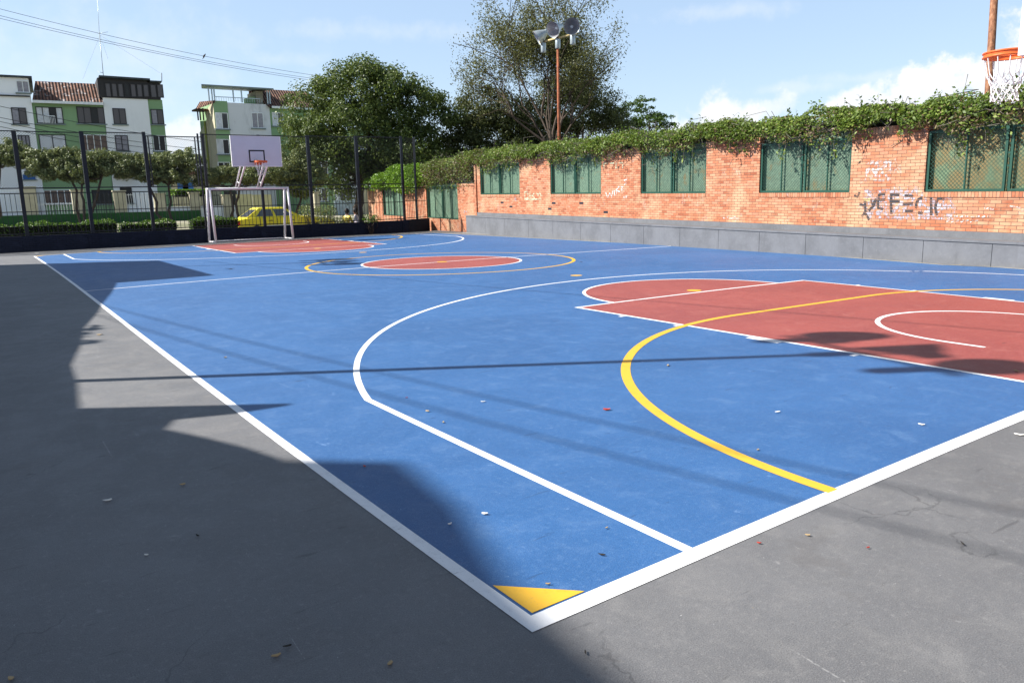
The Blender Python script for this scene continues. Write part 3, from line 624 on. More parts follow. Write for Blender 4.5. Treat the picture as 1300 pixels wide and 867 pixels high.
for i in range(len(posts)-1):
    x0, x1 = posts[i][0]+posts[i][2]+.002, posts[i+1][0]-posts[i+1][2]-.002; h = min(posts[i][1], posts[i+1][1]); lowp = i == 4
    zt = h-.04 if not lowp else 4.02
    if lowp: x0 += .0; 
    if i == 5: x0, x1 = -1.378, .688
    s = chain(FF, x0, x1, 2.20, zt, .10); s.build('chain_link_panel', BLACKM, fence)
    s = MB(FF); s.box(x0, x1, .085, .115, zt, zt+.035); s.build('top_rail', BLACKM, fence); s = MB(FF); s.box(x0, x1, .085, .12, 2.16, 2.20); s.box(x0, x0+.02, .09, .112, 2.2, zt)
    if lowp: s.box(x0+.06, x0+.10, .08, .12, 2.2, zt); s.box(x1-.26, x1-.22, .08, .12, 2.2, zt)
    s.build('panel_frame', BLACKM, fence)
    s = pickets(FF, x0, x1, .58, 1.98, .10); s.box(x0, x1, .088, .112, .60, .635); s.box(x0, x1, .084, .116, 1.985, 2.02); s.box(x0, x1, .084, .116, 1.36, 1.39); s.build('picket_panel', BLACKM, fence)
s = chain(RF, .1, 1.0, 2.2, 4.25, .1); s.build('chain_link_panel', BLACKM, fence)
s = pickets(RF, .0, 2.0, .6, 2.0, .10); s.box(.0, 2.0, .09, .115, .62, .65); s.box(.0, 2.0, .09, .115, 2.0, 2.035); s.box(.0, 2.0, .09, .115, 1.40, 1.43); s.build('picket_panel', BLACKM, fence)

# ------------------------------------------------------------------ combined goal and basket
def make_goal(zb, fine):
    """origin on the ground under the middle of the crossbar front; basket side is -y"""
    t = empty('basketball_goal')
    fr = MB(); H_ = 2.05; w = 1.5; r_ = .045
    for sx in (-1, 1):
        fr.tube([(sx*w, .0, 0), (sx*(w-.0), .22, H_)], r_, 10); fr.tube([(sx*w, 1.0, 0), (sx*w, .62, H_)], r_, 10)
        fr.tube([(sx*w, .0, .05), (sx*w, 1.0, .05)], .028, 8); fr.tube([(sx*w, .18, H_), (sx*w, .66, H_)], r_*.9, 8)
    fr.tube([(-w-.04, .22, H_), (w+.04, .22, H_)], r_, 10); fr.tube([(-w-.04, .62, H_), (w+.04, .62, H_)], r_, 10); fr.tube([(-w, 1.0, .05), (w, 1.0, .05)], .025, 8)
    fr.build('goal_frame', GOALW, t)
    b0 = zb-.02; d = -1.05                   # board plane
    for sx in (-.42, .42):
        a = MB(); a.tube([(sx, .22, H_+.03), (sx, d+.07, b0+.10)], .032, 8); a.tube([(sx, .62, H_+.03), (sx, d+.07, b0+.62)], .032, 8)
        a.tube([(sx, .0, 2.22), (sx, .35, 2.33)], .02, 6); a.tube([(sx, d+.06, b0+.05), (sx, d+.06, b0+.95)], .028, 6)
        a.tube([(sx*.9, d+.3, b0-.12), (sx*1.0, d+.06, b0+.9)], .018, 6)
        a.build('support_arm', GOALW, t)
    bd = MB().box(-.9, .9, d, d+.03, b0, b0+1.05).build('backboard', BOARD, t)
    e = MB(); 
    et = .095 if fine else .045
    for x0, x1, z0, z1 in ((-.9, .9, b0-.035, b0-.002), (-.9, .9, b0+1.052, b0+1.075), (-.93, -.902, b0-.035, b0+1.075), (.902, .93, b0-.035, b0+1.075)): e.box(x0, x1, d-.01, d+et, z0, z1)
    e.build('board_edge', BOARDW, bd)
    sq = MB(); yk = d-.004; x, z0, z1, th = .295, b0+.12, b0+.57, .05
    sq.poly([(-x, yk, z0), (x, yk, z0), (x, yk, z0+th), (-x, yk, z0+th)]); sq.poly([(-x, yk, z1-th), (x, yk, z1-th), (x, yk, z1), (-x, yk, z1)]); sq.poly([(-x, yk, z0+th), (-x+th, yk, z0+th), (-x+th, yk, z1-th), (-x, yk, z1-th)]); sq.poly([(x-th, yk, z0+th), (x, yk, z0+th), (x, yk, z1-th), (x-th, yk, z1-th)])
    sq.build('target_square', BLACKP, bd)
    rz = b0+.15; br_ = .268 if fine else .15; rc = d-br_-.235; rr = .235
    rm = MB(); N_ = 48 if fine else 28
    ring = lambda r2, z, n=N_, a0=0, a1=360: [(r2*math.cos(R(a0+(a1-a0)*i/n)), rc+r2*math.sin(R(a0+(a1-a0)*i/n)), z) for i in range(n+1)]
    rm.tube(ring(rr, rz), .012, 8, False); rm.tube(ring(rr, rz-.045), .012, 8, False); 
    for i in range(N_):
        if i % 1 == 0:
            a0, a1 = R(360*i/N_), R(360*(i+1)/N_); P = lambda a, z: (rr*math.cos(a), rc+rr*math.sin(a), z); rm.poly([P(a0, rz-.045), P(a1, rz-.045), P(a1, rz), P(a0, rz)], smooth=True)
    rm.box(-.12, .12, d-br_-.02, d-.004, rz-.03, rz+.012); rm.box(-.13, .13, d-.02, d-.005, rz-.12, rz+.05)
    rm.tube([(-.11, d-.01, rz-.11), (-.17, rc+.1, rz-.04)], .01, 6); rm.tube([(.11, d-.01, rz-.11), (.17, rc+.1, rz-.04)], .01, 6)
    rm.build('rim', ORANGE, t)
    nt_ = MB(); K = 12; lv = [(0, .232, -.05), (1, .195, -.22), (2, .158, -.29), (3, .138, -.345), (4, .128, -.40), (5, .126, -.455), (6, .130, -.50)]
    rad = .0052 if fine else .0045
    rnd = random.Random(4)
    node = {}
    for l, r2, dz in lv:
        for k in range(K*2): a = 2*math.pi*k/(K*2); j = rnd.uniform(-.010, .010) if l > 1 else 0; node[l, k] = ((r2+j)*math.cos(a), rc+(r2+j)*math.sin(a), rz+dz+(rnd.uniform(-.013, .013) if l > 1 else 0))
    for l in range(len(lv)-1):
        for k in range(K):
            if l == 0:
                p = node[0, (2*k) % 24]
                for sg in (-1, 1):
                    q_ = node[1, (2*k) % 24]; nt_.tube([p, ((p[0]+q_[0])/2+.004*sg, (p[1]+q_[1])/2, (p[2]+q_[2])/2), q_], rad, 5, False)
            else:
                a = (2*k+(0 if l % 2 else 1)) % 24
                for sg in (-1, 1):
                    p, q_ = node[l, a], node[l+1, (a+sg) % 24]; c = [(p[i]+q_[i])/2 for i in range(3)]; c[2] -= .012; nt_.tube([p, c, q_], rad, 5, False)
    for k in range(K):   # loops at the hem
        a = (2*k+(1 if (len(lv)-1) % 2 == 0 else 0)) % 24
        p = node[6, a]; nt_.tube([p, (p[0]*1.05, rc+(p[1]-rc)*1.05, p[2]-.02)], rad*1.6, 5)
    nt_.build('net', NETM, t)
    return t
gf = make_goal(2.87, False); gl = gz(272.3, 309.8); gr = gz(375.4, 304.2)
ctr = (gl+gr)/2; gf.location = (ctr[0]-.02, ctr[1], 0); gf.rotation_euler = (0, 0, 0)
tag(gf, 'white futsal goal with a basketball backboard on top at the far end of the court', 'goal', 'combined goals and baskets')
pn = dep(1292, 71, 7.6)
gn = make_goal(float(pn[2])+.055, True)     # board corner nearest the frame's edge
gn.rotation_euler = (0, 0, math.pi); gn.location = (pn[0]+.93, pn[1]-1.06, 0)
tag(gn, 'near basketball goal whose orange rim and white net enter the top right corner', 'goal', 'combined goals and baskets')

# ------------------------------------------------------------------ floodlights
def make_floodlight(h, aim, cfg=((-.8, .8, -.12), (0.0, .1, -.42), (.8, -.72, -.62))):
    """aim: unit vector in plan the lamps face"""
    t = empty('floodlight_pole'); ax = np.array([aim[0], aim[1], 0.]); side = np.array([-aim[1], aim[0], 0.])
    MB().tube([(0, 0, -.1), (0, 0, h*.5), (0, 0, h-.15)], [.062, .055, .048], 12).build('pole', RUST, t)
    s = MB(); s.tube([tuple(side*-1.0+np.array((0, 0, h-.2))), tuple(side*1.0+np.array((0, 0, h-.2)))], .035, 6); s.build('crossarm', WOODP, t)
    for k, (o_, yaw, dn) in enumerate(cfg):
        d = ax*math.cos(yaw)+side*math.sin(yaw); d[2] = dn; d /= np.linalg.norm(d); c = side*o_*-1+np.array((0, 0, h+(.06, .16, .05)[k]))+ax*.05
        s = MB(); s.lathe([(.0, -.34), (.07, -.335), (.10, -.30), (.11, -.18), (.13, -.12), (.21, .02), (.27, .17), (.29, .24), (.30, .25)], c, d, 28)
        lamp = s.build('floodlight', GALV, t)
        MB().lathe([(.298, .248), (.262, .165), (.20, .02), (.12, -.11), (.0, -.13)], c, d, 28).build('reflector', LAMPIN, lamp)
        MB().lathe([(0, .06), (.05, .04), (.06, -.02), (.03, -.12)], c, d, 12).build('bulb', GUTTER, lamp)
        z = h-.38-.02*k; cx = side*o_*-1
        b = MB(); b.lathe([(0, .24), (.09, .23), (.10, .2), (.10, -.1), (.09, -.13), (0, -.14)], cx+np.array((0, 0, z-.05)), (0, 0, 1), 12); b.tube([tuple(cx+np.array((0, 0, z+.15))), tuple(c-d*.2)], .022, 6); b.build('ballast_box', GALV, t)
    return t
fa = make_floodlight(7.5, (-.99, -.10)); p_ = dep(709.6, 172, 29.5); fa.location = (p_[0], p_[1], 0)
tag(fa, 'rusty pole with three bell shaped floodlights rising behind the brick wall hedge', 'floodlight', 'court floodlights')
fb = make_floodlight(8.0, (.97, -.25), ((-.72, .3, -.3), (0.0, 1.3, -.1), (.72, -.3, -.35))); fb.location = (-2.95, 6.78, 0); tag(fb, 'floodlight pole on the near left side whose long shadow crosses the blue court', 'floodlight', 'court floodlights')
fc = make_floodlight(8.0, (.97, -.25), ((-.72, .3, -.3), (0.0, 1.3, -.1), (.72, -.3, -.35))); fc.location = (-2.45, 21.2, 0); tag(fc, 'floodlight pole on the far left side near the half line', 'floodlight', 'court floodlights')
p0, p1 = dep(1255.5, 112, 16.3), dep(1264.5, -40, 16.3)
d_ = (p1-p0)/(p1[2]-p0[2]); b_ = p0-d_*p0[2]
s = MB(); s.tube([tuple(b_*0+np.array((0, 0, -.1))), tuple(d_*3), tuple(d_*7.5)], [.085, .078, .068], 14); up_ = s.build('utility_pole', PEEL); up_.location = tuple(b_); tag(up_, 'peeling orange brown utility pole behind the hedge at the right edge', 'pole')

# ------------------------------------------------------------------ vegetation
def pts_in_ellipsoid(rng, n, c, r_, shell=.55):
    d = rng.normal(size=(n, 3)); d /= np.linalg.norm(d, axis=1)[:, None]; t = shell+(1-shell)*rng.random(n)**.5
    return np.array(c)+d*np.array(r_)*t[:, None], d
def branchy(s, a, b, r0, r1, rng, n=5, wob=.12):
    a, b = np.array(a, float), np.array(b, float); P = []; L_ = np.linalg.norm(b-a)
    for i in range(n+1):
        t = i/n; p = a+(b-a)*t; p[2] += math.sin(t*math.pi)*L_*.04
        if 0 < i < n: p = p+rng.normal(size=3)*wob*L_/n
        P.append(p)
    s.tube(P, [r0+(r1-r0)*i/n for i in range(n+1)], 6, False); return P
def tree(name, base, lobes, lsize, nclump, nleaf, clump_r, mleaf, label, cat='tree', group=None, trunk=.2, seed=1, bark=None, nbr=14, shell=.5, fork=.45, flat=1.0, trunks=None, core=True):
    rng = np.random.default_rng(seed); t = empty(name, base, label=label, cat=cat, group=group); base = np.array(base, float)
    lob = [(np.array(c, float), np.array(r_, float)) for c, r_ in lobes]; vol = np.array([r_[0]*r_[2] for c, r_ in lob]); vol = vol/vol.sum()
    C_, D_ = [], []
    for (c, r_), w in zip(lob, vol):
        p, d = pts_in_ellipsoid(rng, max(3, int(nclump*w)), c, r_, shell); C_.append(p); D_.append(d)
    C_ = np.concatenate(C_); D_ = np.concatenate(D_); P, Nn = [], []
    for c, dd in zip(C_, D_):
        k = int(nleaf*rng.uniform(.5, 1.5)); q = rng.normal(size=(k, 3)); q /= np.linalg.norm(q, axis=1)[:, None]; rr = clump_r*rng.uniform(.55, 1.35); q2 = q*rr*(rng.random(k)**.45)[:, None]; q2[:, 2] *= flat*.8
        P.append(c+q2); Nn.append(q+dd*.5)
    P = np.concatenate(P); Nn = np.concatenate(Nn)
    leaf_mesh('crown', P, lsize, mleaf, t, rng, .25, .6, Nn)
    s = MB(); mid = np.mean([c for c, r_ in lob], 0)
    tr = trunks or [(base, base*(1-fork)+mid*fork)]
    for a, b in tr:
        branchy(s, a, b, trunk, trunk*.62, rng, 6, .12)
        near = C_[np.argsort(np.linalg.norm(C_-np.array(b), axis=1)+rng.random(len(C_))*3)][:max(3, nbr//len(tr)*3)]
        for k in range(max(2, nbr//len(tr))):
            e = near[rng.integers(len(near))]; P_ = branchy(s, b, e, trunk*.5, trunk*.12, rng, 5, .25)
            for j in range(2):
                a2 = P_[rng.integers(2, 5)]; e2 = C_[np.argmin(np.linalg.norm(C_-a2-rng.normal(size=3)*clump_r*2, axis=1))]; branchy(s, a2, e2, trunk*.2, trunk*.05, rng, 4, .25)
    wparent(s.build('trunk', bark or BARK), t)
    return t
def E(u, v, t, ru, rv, rd):  # ellipsoid lobe: picture centre at depth t, radii in px (across, up) and metres deep
    c = dep(u, v, t); k = t/FOC; return (tuple(c), (ru*k, rd, rv*k))
def gb(u, v, t, z=-.12): c = dep(u, v, t); return (c[0], c[1], z)
# large trees behind
T = 46
tree('broadleaf_tree', gb(452, 240, T), [E(455, 125, T, 58, 44, 2.6), E(500, 135, T, 55, 48, 2.6), E(405, 150, T, 48, 38, 2.2), E(545, 150, T+1, 35, 45, 2.2), E(470, 180, T, 95, 48, 3), E(385, 178, T-1, 34, 26, 1.8), E(520, 205, T, 55, 40, 2.4), E(440, 215, T, 55, 34, 2.2), E(425, 105, T, 30, 22, 1.6), E(470, 96, T, 40, 17, 1.8)],
     .145, 470, 190, .72, L_DARK, 'large dense dark green tree behind the fence, right of the backboard', trunk=.32, seed=3, nbr=20, shell=.35)
T = 48
tree('broadleaf_tree', gb(610, 230, T), [E(615, 140, T, 40, 34, 2), E(650, 165, T, 42, 45, 2), E(590, 165, T, 30, 38, 1.8), E(620, 185, T, 50, 32, 2), E(675, 190, T, 30, 35, 1.6), E(560, 200, T+1, 26, 26, 1.6)],
     .14, 330, 120, .62, L_MID, 'mid sized dark tree between the large dark tree and the floodlight pole', trunk=.2, seed=5, nbr=16, shell=.3)
tree('broadleaf_tree', gb(730, 230, 50), [E(735, 140, 50, 60, 34, 2.4), E(690, 165, 50, 50, 36, 2.2), E(775, 160, 50, 28, 22, 1.8), E(720, 110, 50, 45, 22, 2)],
     .13, 340, 120, .7, L_MID, 'dull dark bushy tree low behind the floodlight pole', trunk=.22, seed=6, nbr=26, shell=.2, bark=BARKL)
tree('flat_topped_tree', gb(835, 240, 56), [E(822, 152, 56, 34, 7, 2.4), E(800, 140, 56, 24, 6, 2), E(838, 144, 56, 10, 4, 1.4), E(812, 130, 56, 20, 4.5, 1.8), E(842, 158, 56, 16, 5, 1.6), E(800, 160, 56, 20, 8, 1.6)],
     .16, 110, 42, .42, L_UMB, 'flat topped light green tree at the right end of the tree group', trunk=.14, seed=8, nbr=14, shell=.2, flat=.5)
# tall sparse tree: recursive limbs with thin foliage at the tips
def sparse_tree():
    rng = np.random.default_rng(12); TT = 45; base = np.array(gb(702, 240, TT)); t = empty('sparse_tree', tuple(base), label='tall sparse tree with open grey branches behind the floodlight', cat='tree')
    s = MB(); tips = []; k = TT/FOC
    ax_u = np.array([RT[0], RT[1], 0])/np.hypot(RT[0], RT[1]); ax_d = np.array([fw[0], fw[1], 0])/np.hypot(fw[0], fw[1])
    cen = dep(690, 85, TT); rad = (102*k, 3.3, 100*k)
    def inside(p):
        q_ = p-cen; return (q_@ax_u/rad[0])**2+(q_@ax_d/rad[1])**2+(q_[2]/rad[2])**2 < 1
    def grow(p, d, L_, r_, lev):
        n = 4; P = [p]; dd = d.copy()
        for i in range(n):
            dd = dd+rng.normal(size=3)*.13; dd[2] += .02; dd /= np.linalg.norm(dd); P.append(P[-1]+dd*L_/n)
        s.tube(P, [r_*(1-.4*i/n) for i in range(n+1)], 5 if lev < 3 else 3, False)
        if lev >= 6 or (lev > 2 and not inside(P[-1])): tips.append((P[-1], dd)); tips.append((P[-2], dd)); return
        nb = 3 if lev < 3 else (3 if rng.random() < .55 else 2)
        for j in range(nb):
            a = rng.normal(size=3); a -= a@dd*dd; a /= np.linalg.norm(a); sp = rng.uniform(.35, .85); d2 = dd*math.cos(sp)+a*math.sin(sp); d2[2] += .08; d2 /= np.linalg.norm(d2)
            grow(P[rng.integers(2, 5)] if j else P[-1], d2, L_*rng.uniform(.62, .84), r_*.58, lev+1)
    top = base+np.array((0, 0, 4.2)); s.tube([base, base+np.array((.05, 0, 2.2)), top], [.30, .24, .2], 8, False)
    for u, v in ((640, 60), (690, 20), (735, 40), (620, 110), (760, 85), (700, 70), (665, 0), (655, 90)):
        e = dep(u, v, TT)+rng.normal(size=3)*np.array((.6, .6, 0)); d = e-top; L_ = np.linalg.norm(d); grow(top.copy(), d/L_, L_*.5, .085, 1)
    s2 = s.build('trunk', BARK); wparent(s2, t)
    P = []
    for p, d in tips:
        n = rng.integers(14, 38); P.append(p+rng.normal(size=(n, 3))*.30)
    leaf_mesh('crown', np.concatenate(P), .135, L_SPARSE, t, rng, .2, .42)
    return t
sparse_tree()
# pruned street trees
def pruned(T, lobes, trunks, label, seed):
    lb = [E(u, v, T, ru, rv, 1.1) for u, v, ru, rv in lobes]
    trk = []
    for (u0, v0), (u1, v1) in trunks:
        a = dep(u0, v0, T); d = dep(u1, v1, T); a = a+(a-d)/(a[2]-d[2])*(0-a[2])*.0; a[2] = -.12 if False else a[2]; trk.append(((a[0], a[1], -.12), (d[0], d[1], d[2])))
    b = trk[0][0]
    return tree('pruned_tree', b, lb, .105, int(sum(ru*rv for _, _, ru, rv in lobes)/5), 80, .22, L_PRUNE, label, 'tree', 'clipped street trees beyond the fence', .085, seed, BARK, 12, .35, .5, 1, trk)
pruned(38, [(22, 198, 18, 14), (5, 193, 30, 15), (25, 205, 14, 9), (-20, 200, 20, 16)], [((-12, 270), (0, 212))], 'clipped street tree cut off by the left edge', 21)
pruned(38, [(60, 212, 26, 15), (88, 202, 26, 13), (105, 215, 34, 16), (140, 205, 26, 13), (150, 218, 18, 9), (75, 222, 22, 8), (46, 204, 14, 13), (122, 202, 24, 11), (160, 210, 14, 12), (72, 200, 24, 10)], [((104, 274), (92, 232)), ((106, 274), (104, 235)), ((109, 272), (128, 228))], 'wide clipped tree with three dark stems, in front of the green house wall', 22)
pruned(38.5, [(192, 207, 22, 12), (218, 206, 28, 12), (245, 208, 16, 10), (205, 222, 32, 11), (230, 222, 18, 9), (180, 215, 12, 12), (238, 200, 18, 9), (172, 204, 10, 10)], [((217, 276), (214, 236)), ((208, 276), (190, 238))], 'clipped tree with a leaning stem left of the goal', 23)
pruned(39, [(272, 222, 22, 11), (300, 220, 26, 12), (262, 230, 14, 7), (322, 226, 18, 10), (338, 222, 16, 12)], [((295, 276), (292, 240)), ((299, 276), (304, 240))], 'clipped tree behind the goal crossbar', 24)
pruned(40, [(372, 212, 20, 20), (385, 202, 12, 16), (362, 228, 22, 14), (395, 222, 16, 20), (380, 240, 16, 10)], [((366, 276), (360, 240)), ((370, 276), (384, 238))], 'clipped tree between the backboard and the first fence post on its right', 25)
# low clipped hedge strips just beyond the fence
def hedge_row(name, x0, x1, y0, y1, z0, z1, n, size, ml, label, group=None, core=True):
    rng = np.random.default_rng(int(abs(x0)*100+z1*10)); t = empty(name, ((x0+x1)/2, (y0+y1)/2, z0), label=label, cat='hedge', group=group)
    P = np.stack([rng.uniform(x0, x1, n), rng.uniform(y0, y1, n), z0+(z1-z0)*rng.random(n)**.6], 1); P[:, 2] += .05*np.sin(P[:, 0]*3)+.03*np.sin(P[:, 0]*9+1)
    leaf_mesh('leaves', P, size, ml, t, rng, .6, .6)
    if core: wparent(MB().box(x0+.06, x1-.06, y0+.08, y1-.08, z0, z1-.12).build('inner_shade_fill', CORE), t)
    return t
hedge_row('clipped_hedge', -9, 3.15, 30.9, 31.7, -.12, .98, 15000, .075, L_LOW, 'long low clipped hedge behind the fence on the left', 'clipped hedges beyond the fence')
hedge_row('clipped_hedge', 3.25, 5.35, 31.2, 31.9, -.12, .90, 3200, .075, L_LOW, 'short clipped hedge behind the fence just left of the goal post', 'clipped hedges beyond the fence')
hedge_row('clipped_hedge', 5.95, 7.85, 31.5, 32.3, -.12, .94, 4200, .075, L_LOW, 'clipped hedge seen through the goal beside the yellow taxi', 'clipped hedges beyond the fence')
def shrub(u, v, T, ru, rv, n, size, ml, label, seed, rd=.5, group=None):
    rng = np.random.default_rng(seed); c, r_ = E(u, v, T, ru, rv, rd); t = empty('shrub', (c[0], c[1], -.12), label=label, cat='shrub', group=group); P, d = pts_in_ellipsoid(rng, n, c, r_, .2)
    leaf_mesh('leaves', P, size, ml, t, rng, .4, .5); s = MB(); b = np.array((c[0], c[1], -.12))
    for k in range(9): branchy(s, b, P[rng.integers(n)], .02, .006, rng, 4, .2)
    wparent(s.build('stems', BARK), t)
shrub(413, 272, 34, 16, 13, 700, .09, L_PRUNE, 'loose flowering shrub right of the taxi bonnet', 31); shrub(392, 268, 37, 14, 10, 500, .09, L_PRUNE, 'thin shrub behind the taxi bonnet', 32)
shrub(470, 278, 34, 14, 6, 350, .08, L_LOW, 'low leafy weeds beside the seated people', 33); shrub(432, 280, 34, 12, 6, 300, .08, L_PRUNE, 'pale weeds left of the seated people', 34)
# the long creeper hedge on top of the brick wall
def wall_hedge():
    rng = np.random.default_rng(77); t = empty('wall_hedge', WF.w(0, .15, 2.9), label='long leafy creeper hedge spilling over the top of the brick wall', cat='hedge')
    xs_ = np.linspace(-19.6, 17, 220)
    top = lambda x: 3.40+.06*np.sin(x*1.7)+.05*np.sin(x*4.3+1)+.04*np.sin(x*9.1)-np.clip((-13.2-x)*.055, 0, .5)
    def bot(x): # lowest leaves, hanging deeper over the windows and at the step
        b = 2.80+.09*np.sin(x*2.3)+.07*np.sin(x*5.9+2)
        for a, c in wins: b = b-.21*np.exp(-((x-(a+c)/2)/((c-a)*.45))**4)
        b = np.where(x < -13.15, 2.02+.10*np.sin(x*4), b); b = np.where(x < -17, 1.85, b)
        return b
    x = rng.uniform(-20.2, 17, 210000); tp, bt = top(x), bot(x); y = rng.uniform(-.34, .85, len(x)); u_ = rng.random(len(x))
    yf = np.clip((y+.34)/.35, 0, 1); tp2 = tp-.25*(1-yf)**2; z = bt+.12+(tp2-bt-.12)*u_**.75
    front = (y < .0) | (z > TOPB+.12) ; keep = front | (z > 2.9)
    x, y, z = x[keep], y[keep], z[keep]
    cl = np.sin(x*3.1+z*5)+np.sin(x*7.7-z*9+y*4)+np.sin(x*1.3+2*z); keep = rng.random(len(x)) < np.clip(.75+.25*cl, .22, 1); x, y, z = x[keep], y[keep], z[keep]
    P = np.array([WF.w(a, b, c) for a, b, c in zip(x, y, z)]); sel = rng.random(len(x)) < np.clip(.10+.45*(z < top(x)-.42)+.25*(x < -12), 0, .5)
    N_ = np.tile(np.array([-.6, .1, .8]), (len(P), 1))
    leaf_mesh('leaves', P[~sel], .072, L_HEDGE, t, rng, .3, .55, N_[~sel]); leaf_mesh('dry_leaves', P[sel], .07, L_BROWN, t, rng, 0, .5)
    # sprigs above and hanging trails below
    Q = []; s = MB()
    for k in range(260):
        a = rng.uniform(-19, 16); p = np.array(WF.w(a, rng.uniform(-.2, .5), top(a)-.1)); n = rng.integers(4, 11); L_ = rng.uniform(.15, .42); d = np.array([rng.normal()*.5, rng.normal()*.5, 1.0]); d /= np.linalg.norm(d)
        s.tube([p, p+d*L_*.9], [.005, .002], 3, False)
        for j in range(n): Q.append(p+d*L_*j/n+rng.normal(size=3)*.03)
    for k in range(170):
        a = rng.uniform(-18, 16); z0 = float(bot(np.array([a]))[0])+.15; L_ = rng.uniform(.12, .42); p = np.array(WF.w(a, rng.uniform(-.30, -.08), z0)); d = np.array([rng.normal()*.12, rng.normal()*.25, -1.0])
        s.tube([p, p+d*L_], [.005, .003], 3, False)
        for j in range(rng.integers(4, 14)): Q.append(p+d*L_*rng.random()+rng.normal(size=3)*.04)
    leaf_mesh('sprigs', np.array(Q), .085, L_HEDGE, t, rng, .2, .5)
    for k in range(420):
        a = rng.uniform(-18, 16); p = np.array(WF.w(a, rng.uniform(-.25, .2), rng.uniform(2.75, 3.25) if a > -13 else rng.uniform(2.2, 3.0))); P_ = [p]
        for j in range(4): P_.append(P_[-1]+np.array([rng.normal()*.07, rng.normal()*.22, rng.normal()*.12]))
        s.tube(P_, .007, 3, False)
    wparent(s.build('stems', BARKL), t)
    c = MB(WF); c.box(-12.9, 17, .06, .7, 2.955, 3.16); c.box(-18.6, -13.12, .06, .62, 2.12, 2.85); wparent(c.build('inner_shade_fill', CORE), t)
wall_hedge()
def lime_bush():
    rng = np.random.default_rng(50); c0 = WF.w(-20.5, 0, 2.3); t = empty('creeper', (c0[0], c0[1], 2.0), label='bright lime green creeper on the wall behind the corner of the fence', cat='plant'); P, N2 = [], []
    for x, z, rx, rz, n in ((-19.6, 2.55, 1.5, .62, 2600), (-21.8, 2.6, 1.7, .6, 2600), (-24.3, 2.35, 1.6, .5, 1500), (-20.8, 2.05, 2.0, .4, 1500), (-26, 2.2, 1.2, .4, 500)):
        d = rng.normal(size=(n, 3)); d /= np.linalg.norm(d, axis=1)[:, None]; q_ = d*np.array((rx, .5, rz))*(rng.uniform(.6, 1, n))[:, None]
        for i in range(n): P.append(WF.w(x+q_[i, 0], -.15+q_[i, 1], z+q_[i, 2])); N2.append((-.5, .2, .7))
    leaf_mesh('leaves', np.array(P), .12, L_LIME, t, rng, .3, .6, np.array(N2)); c = MB(WF); c.box(-25, -18.7, .05, .5, 2.06, 2.55); wparent(c.build('inner_shade_fill', CORE), t)
lime_bush()

# ------------------------------------------------------------------ houses beyond
FA_ = Frame((0, 72), (1, -.07)); FB_ = Frame((0, 68), (1, 0))
def quad_px(fr, u0, v0, u1, v1):
    a = fr.px(u0, v1); b = fr.px(u1, v0); a2 = fr.px(u0, v0); b2 = fr.px(u1, v1); return (a[0]+a2[0])/2, (b[0]+b2[0])/2, (a[1]+b2[1])/2, (a2[1]+b[1])/2
def window(fr, px, root, gm=GLASS, frm=DSTEEL, panes=2, y=0, sill=True, openat=None, curt=None):
    x0, x1, z0, z1 = quad_px(fr, *px); t = .06
    f = MB(fr); f.box(x0, x1, y-.06, y-.003, z0, z0+t); f.box(x0, x1, y-.06, y-.003, z1-t, z1); f.box(x0, x0+t, y-.06, y-.003, z0+t, z1-t); f.box(x1-t, x1, y-.06, y-.003, z0+t, z1-t)
    for k in range(1, panes): c = x0+(x1-x0)*k/panes; f.box(c-t*.5, c+t*.5, y-.055, y-.003, z0+t, z1-t)
    w = f.build('window', frm, root)
    for k in range(panes):
        a = x0+(x1-x0)*k/panes+t*.5; b = x0+(x1-x0)*(k+1)/panes-t*.5; mm = gm
        if openat is not None and k == openat: mm = BLACKG
        elif curt is not None: mm = curt if (k % 2 == 0 or gm is None) else gm
        q_ = MB(fr); q_.poly([(a, y-.02, z0+t), (b, y-.02, z0+t), (b, y-.02, z1-t), (a, y-.02, z1-t)]); q_.build('pane', mm, w).matrix_parent_inverse = Matrix()
    if sill: q_ = MB(fr); q_.box(x0-.12, x1+.12, y-.16, y-.003, z0-.10, z0-.005); q_.build('sill', SLAB, w).matrix_parent_inverse = Matrix()
    return w
XA = lambda u, v=160: FA_.px(u, v)[0]; ZA = lambda v, u=100: FA_.px(u, v)[1]; XB = lambda u, v=160: FB_.px(u, v)[0]; ZB = lambda v, u=300: FB_.px(u, v)[1]
# house A1: white, far left
D_ = 9
h1 = empty('apartment_house', FA_.w(1, 0, .3), label='white apartment house at the left edge with a dark parapet line', cat='house', group='apartment houses beyond the street')
xl, xm = -14, XA(44); s = MB(FA_); s.box(xl, xm, 0, D_, 0, ZA(99, 20)); s.build('wall', BWALL, h1)
s = MB(FA_); s.box(xl, xm+.25, -.25, D_, ZA(99, 20)+.003, ZA(97, 20)+.03); s.build('roof', DROOF, h1); s = MB(FA_); s.box(xl, xm-.05, -.18, -.003, ZA(123, 20), ZA(121.5, 20)); s.build('ledge', DSTEEL, h1)
window(FA_, (21, 103, 37, 118), h1, CURTP, GUTTER, 2); window(FA_, (15, 137, 34, 158), h1, GLASSB, DSTEEL, 2, curt=CURTP); window(FA_, (23, 172, 38, 186), h1, CURTP, DSTEEL, 3, sill=False); window(FA_, (29, 222, 45, 228), h1, BLUEW, BLUEW, 1)
s = MB(FA_); s.box(XA(31, 250), XA(47, 250), -1.2, -.01, 0, ZA(239, 40)); s.build('porch', TANW, h1)
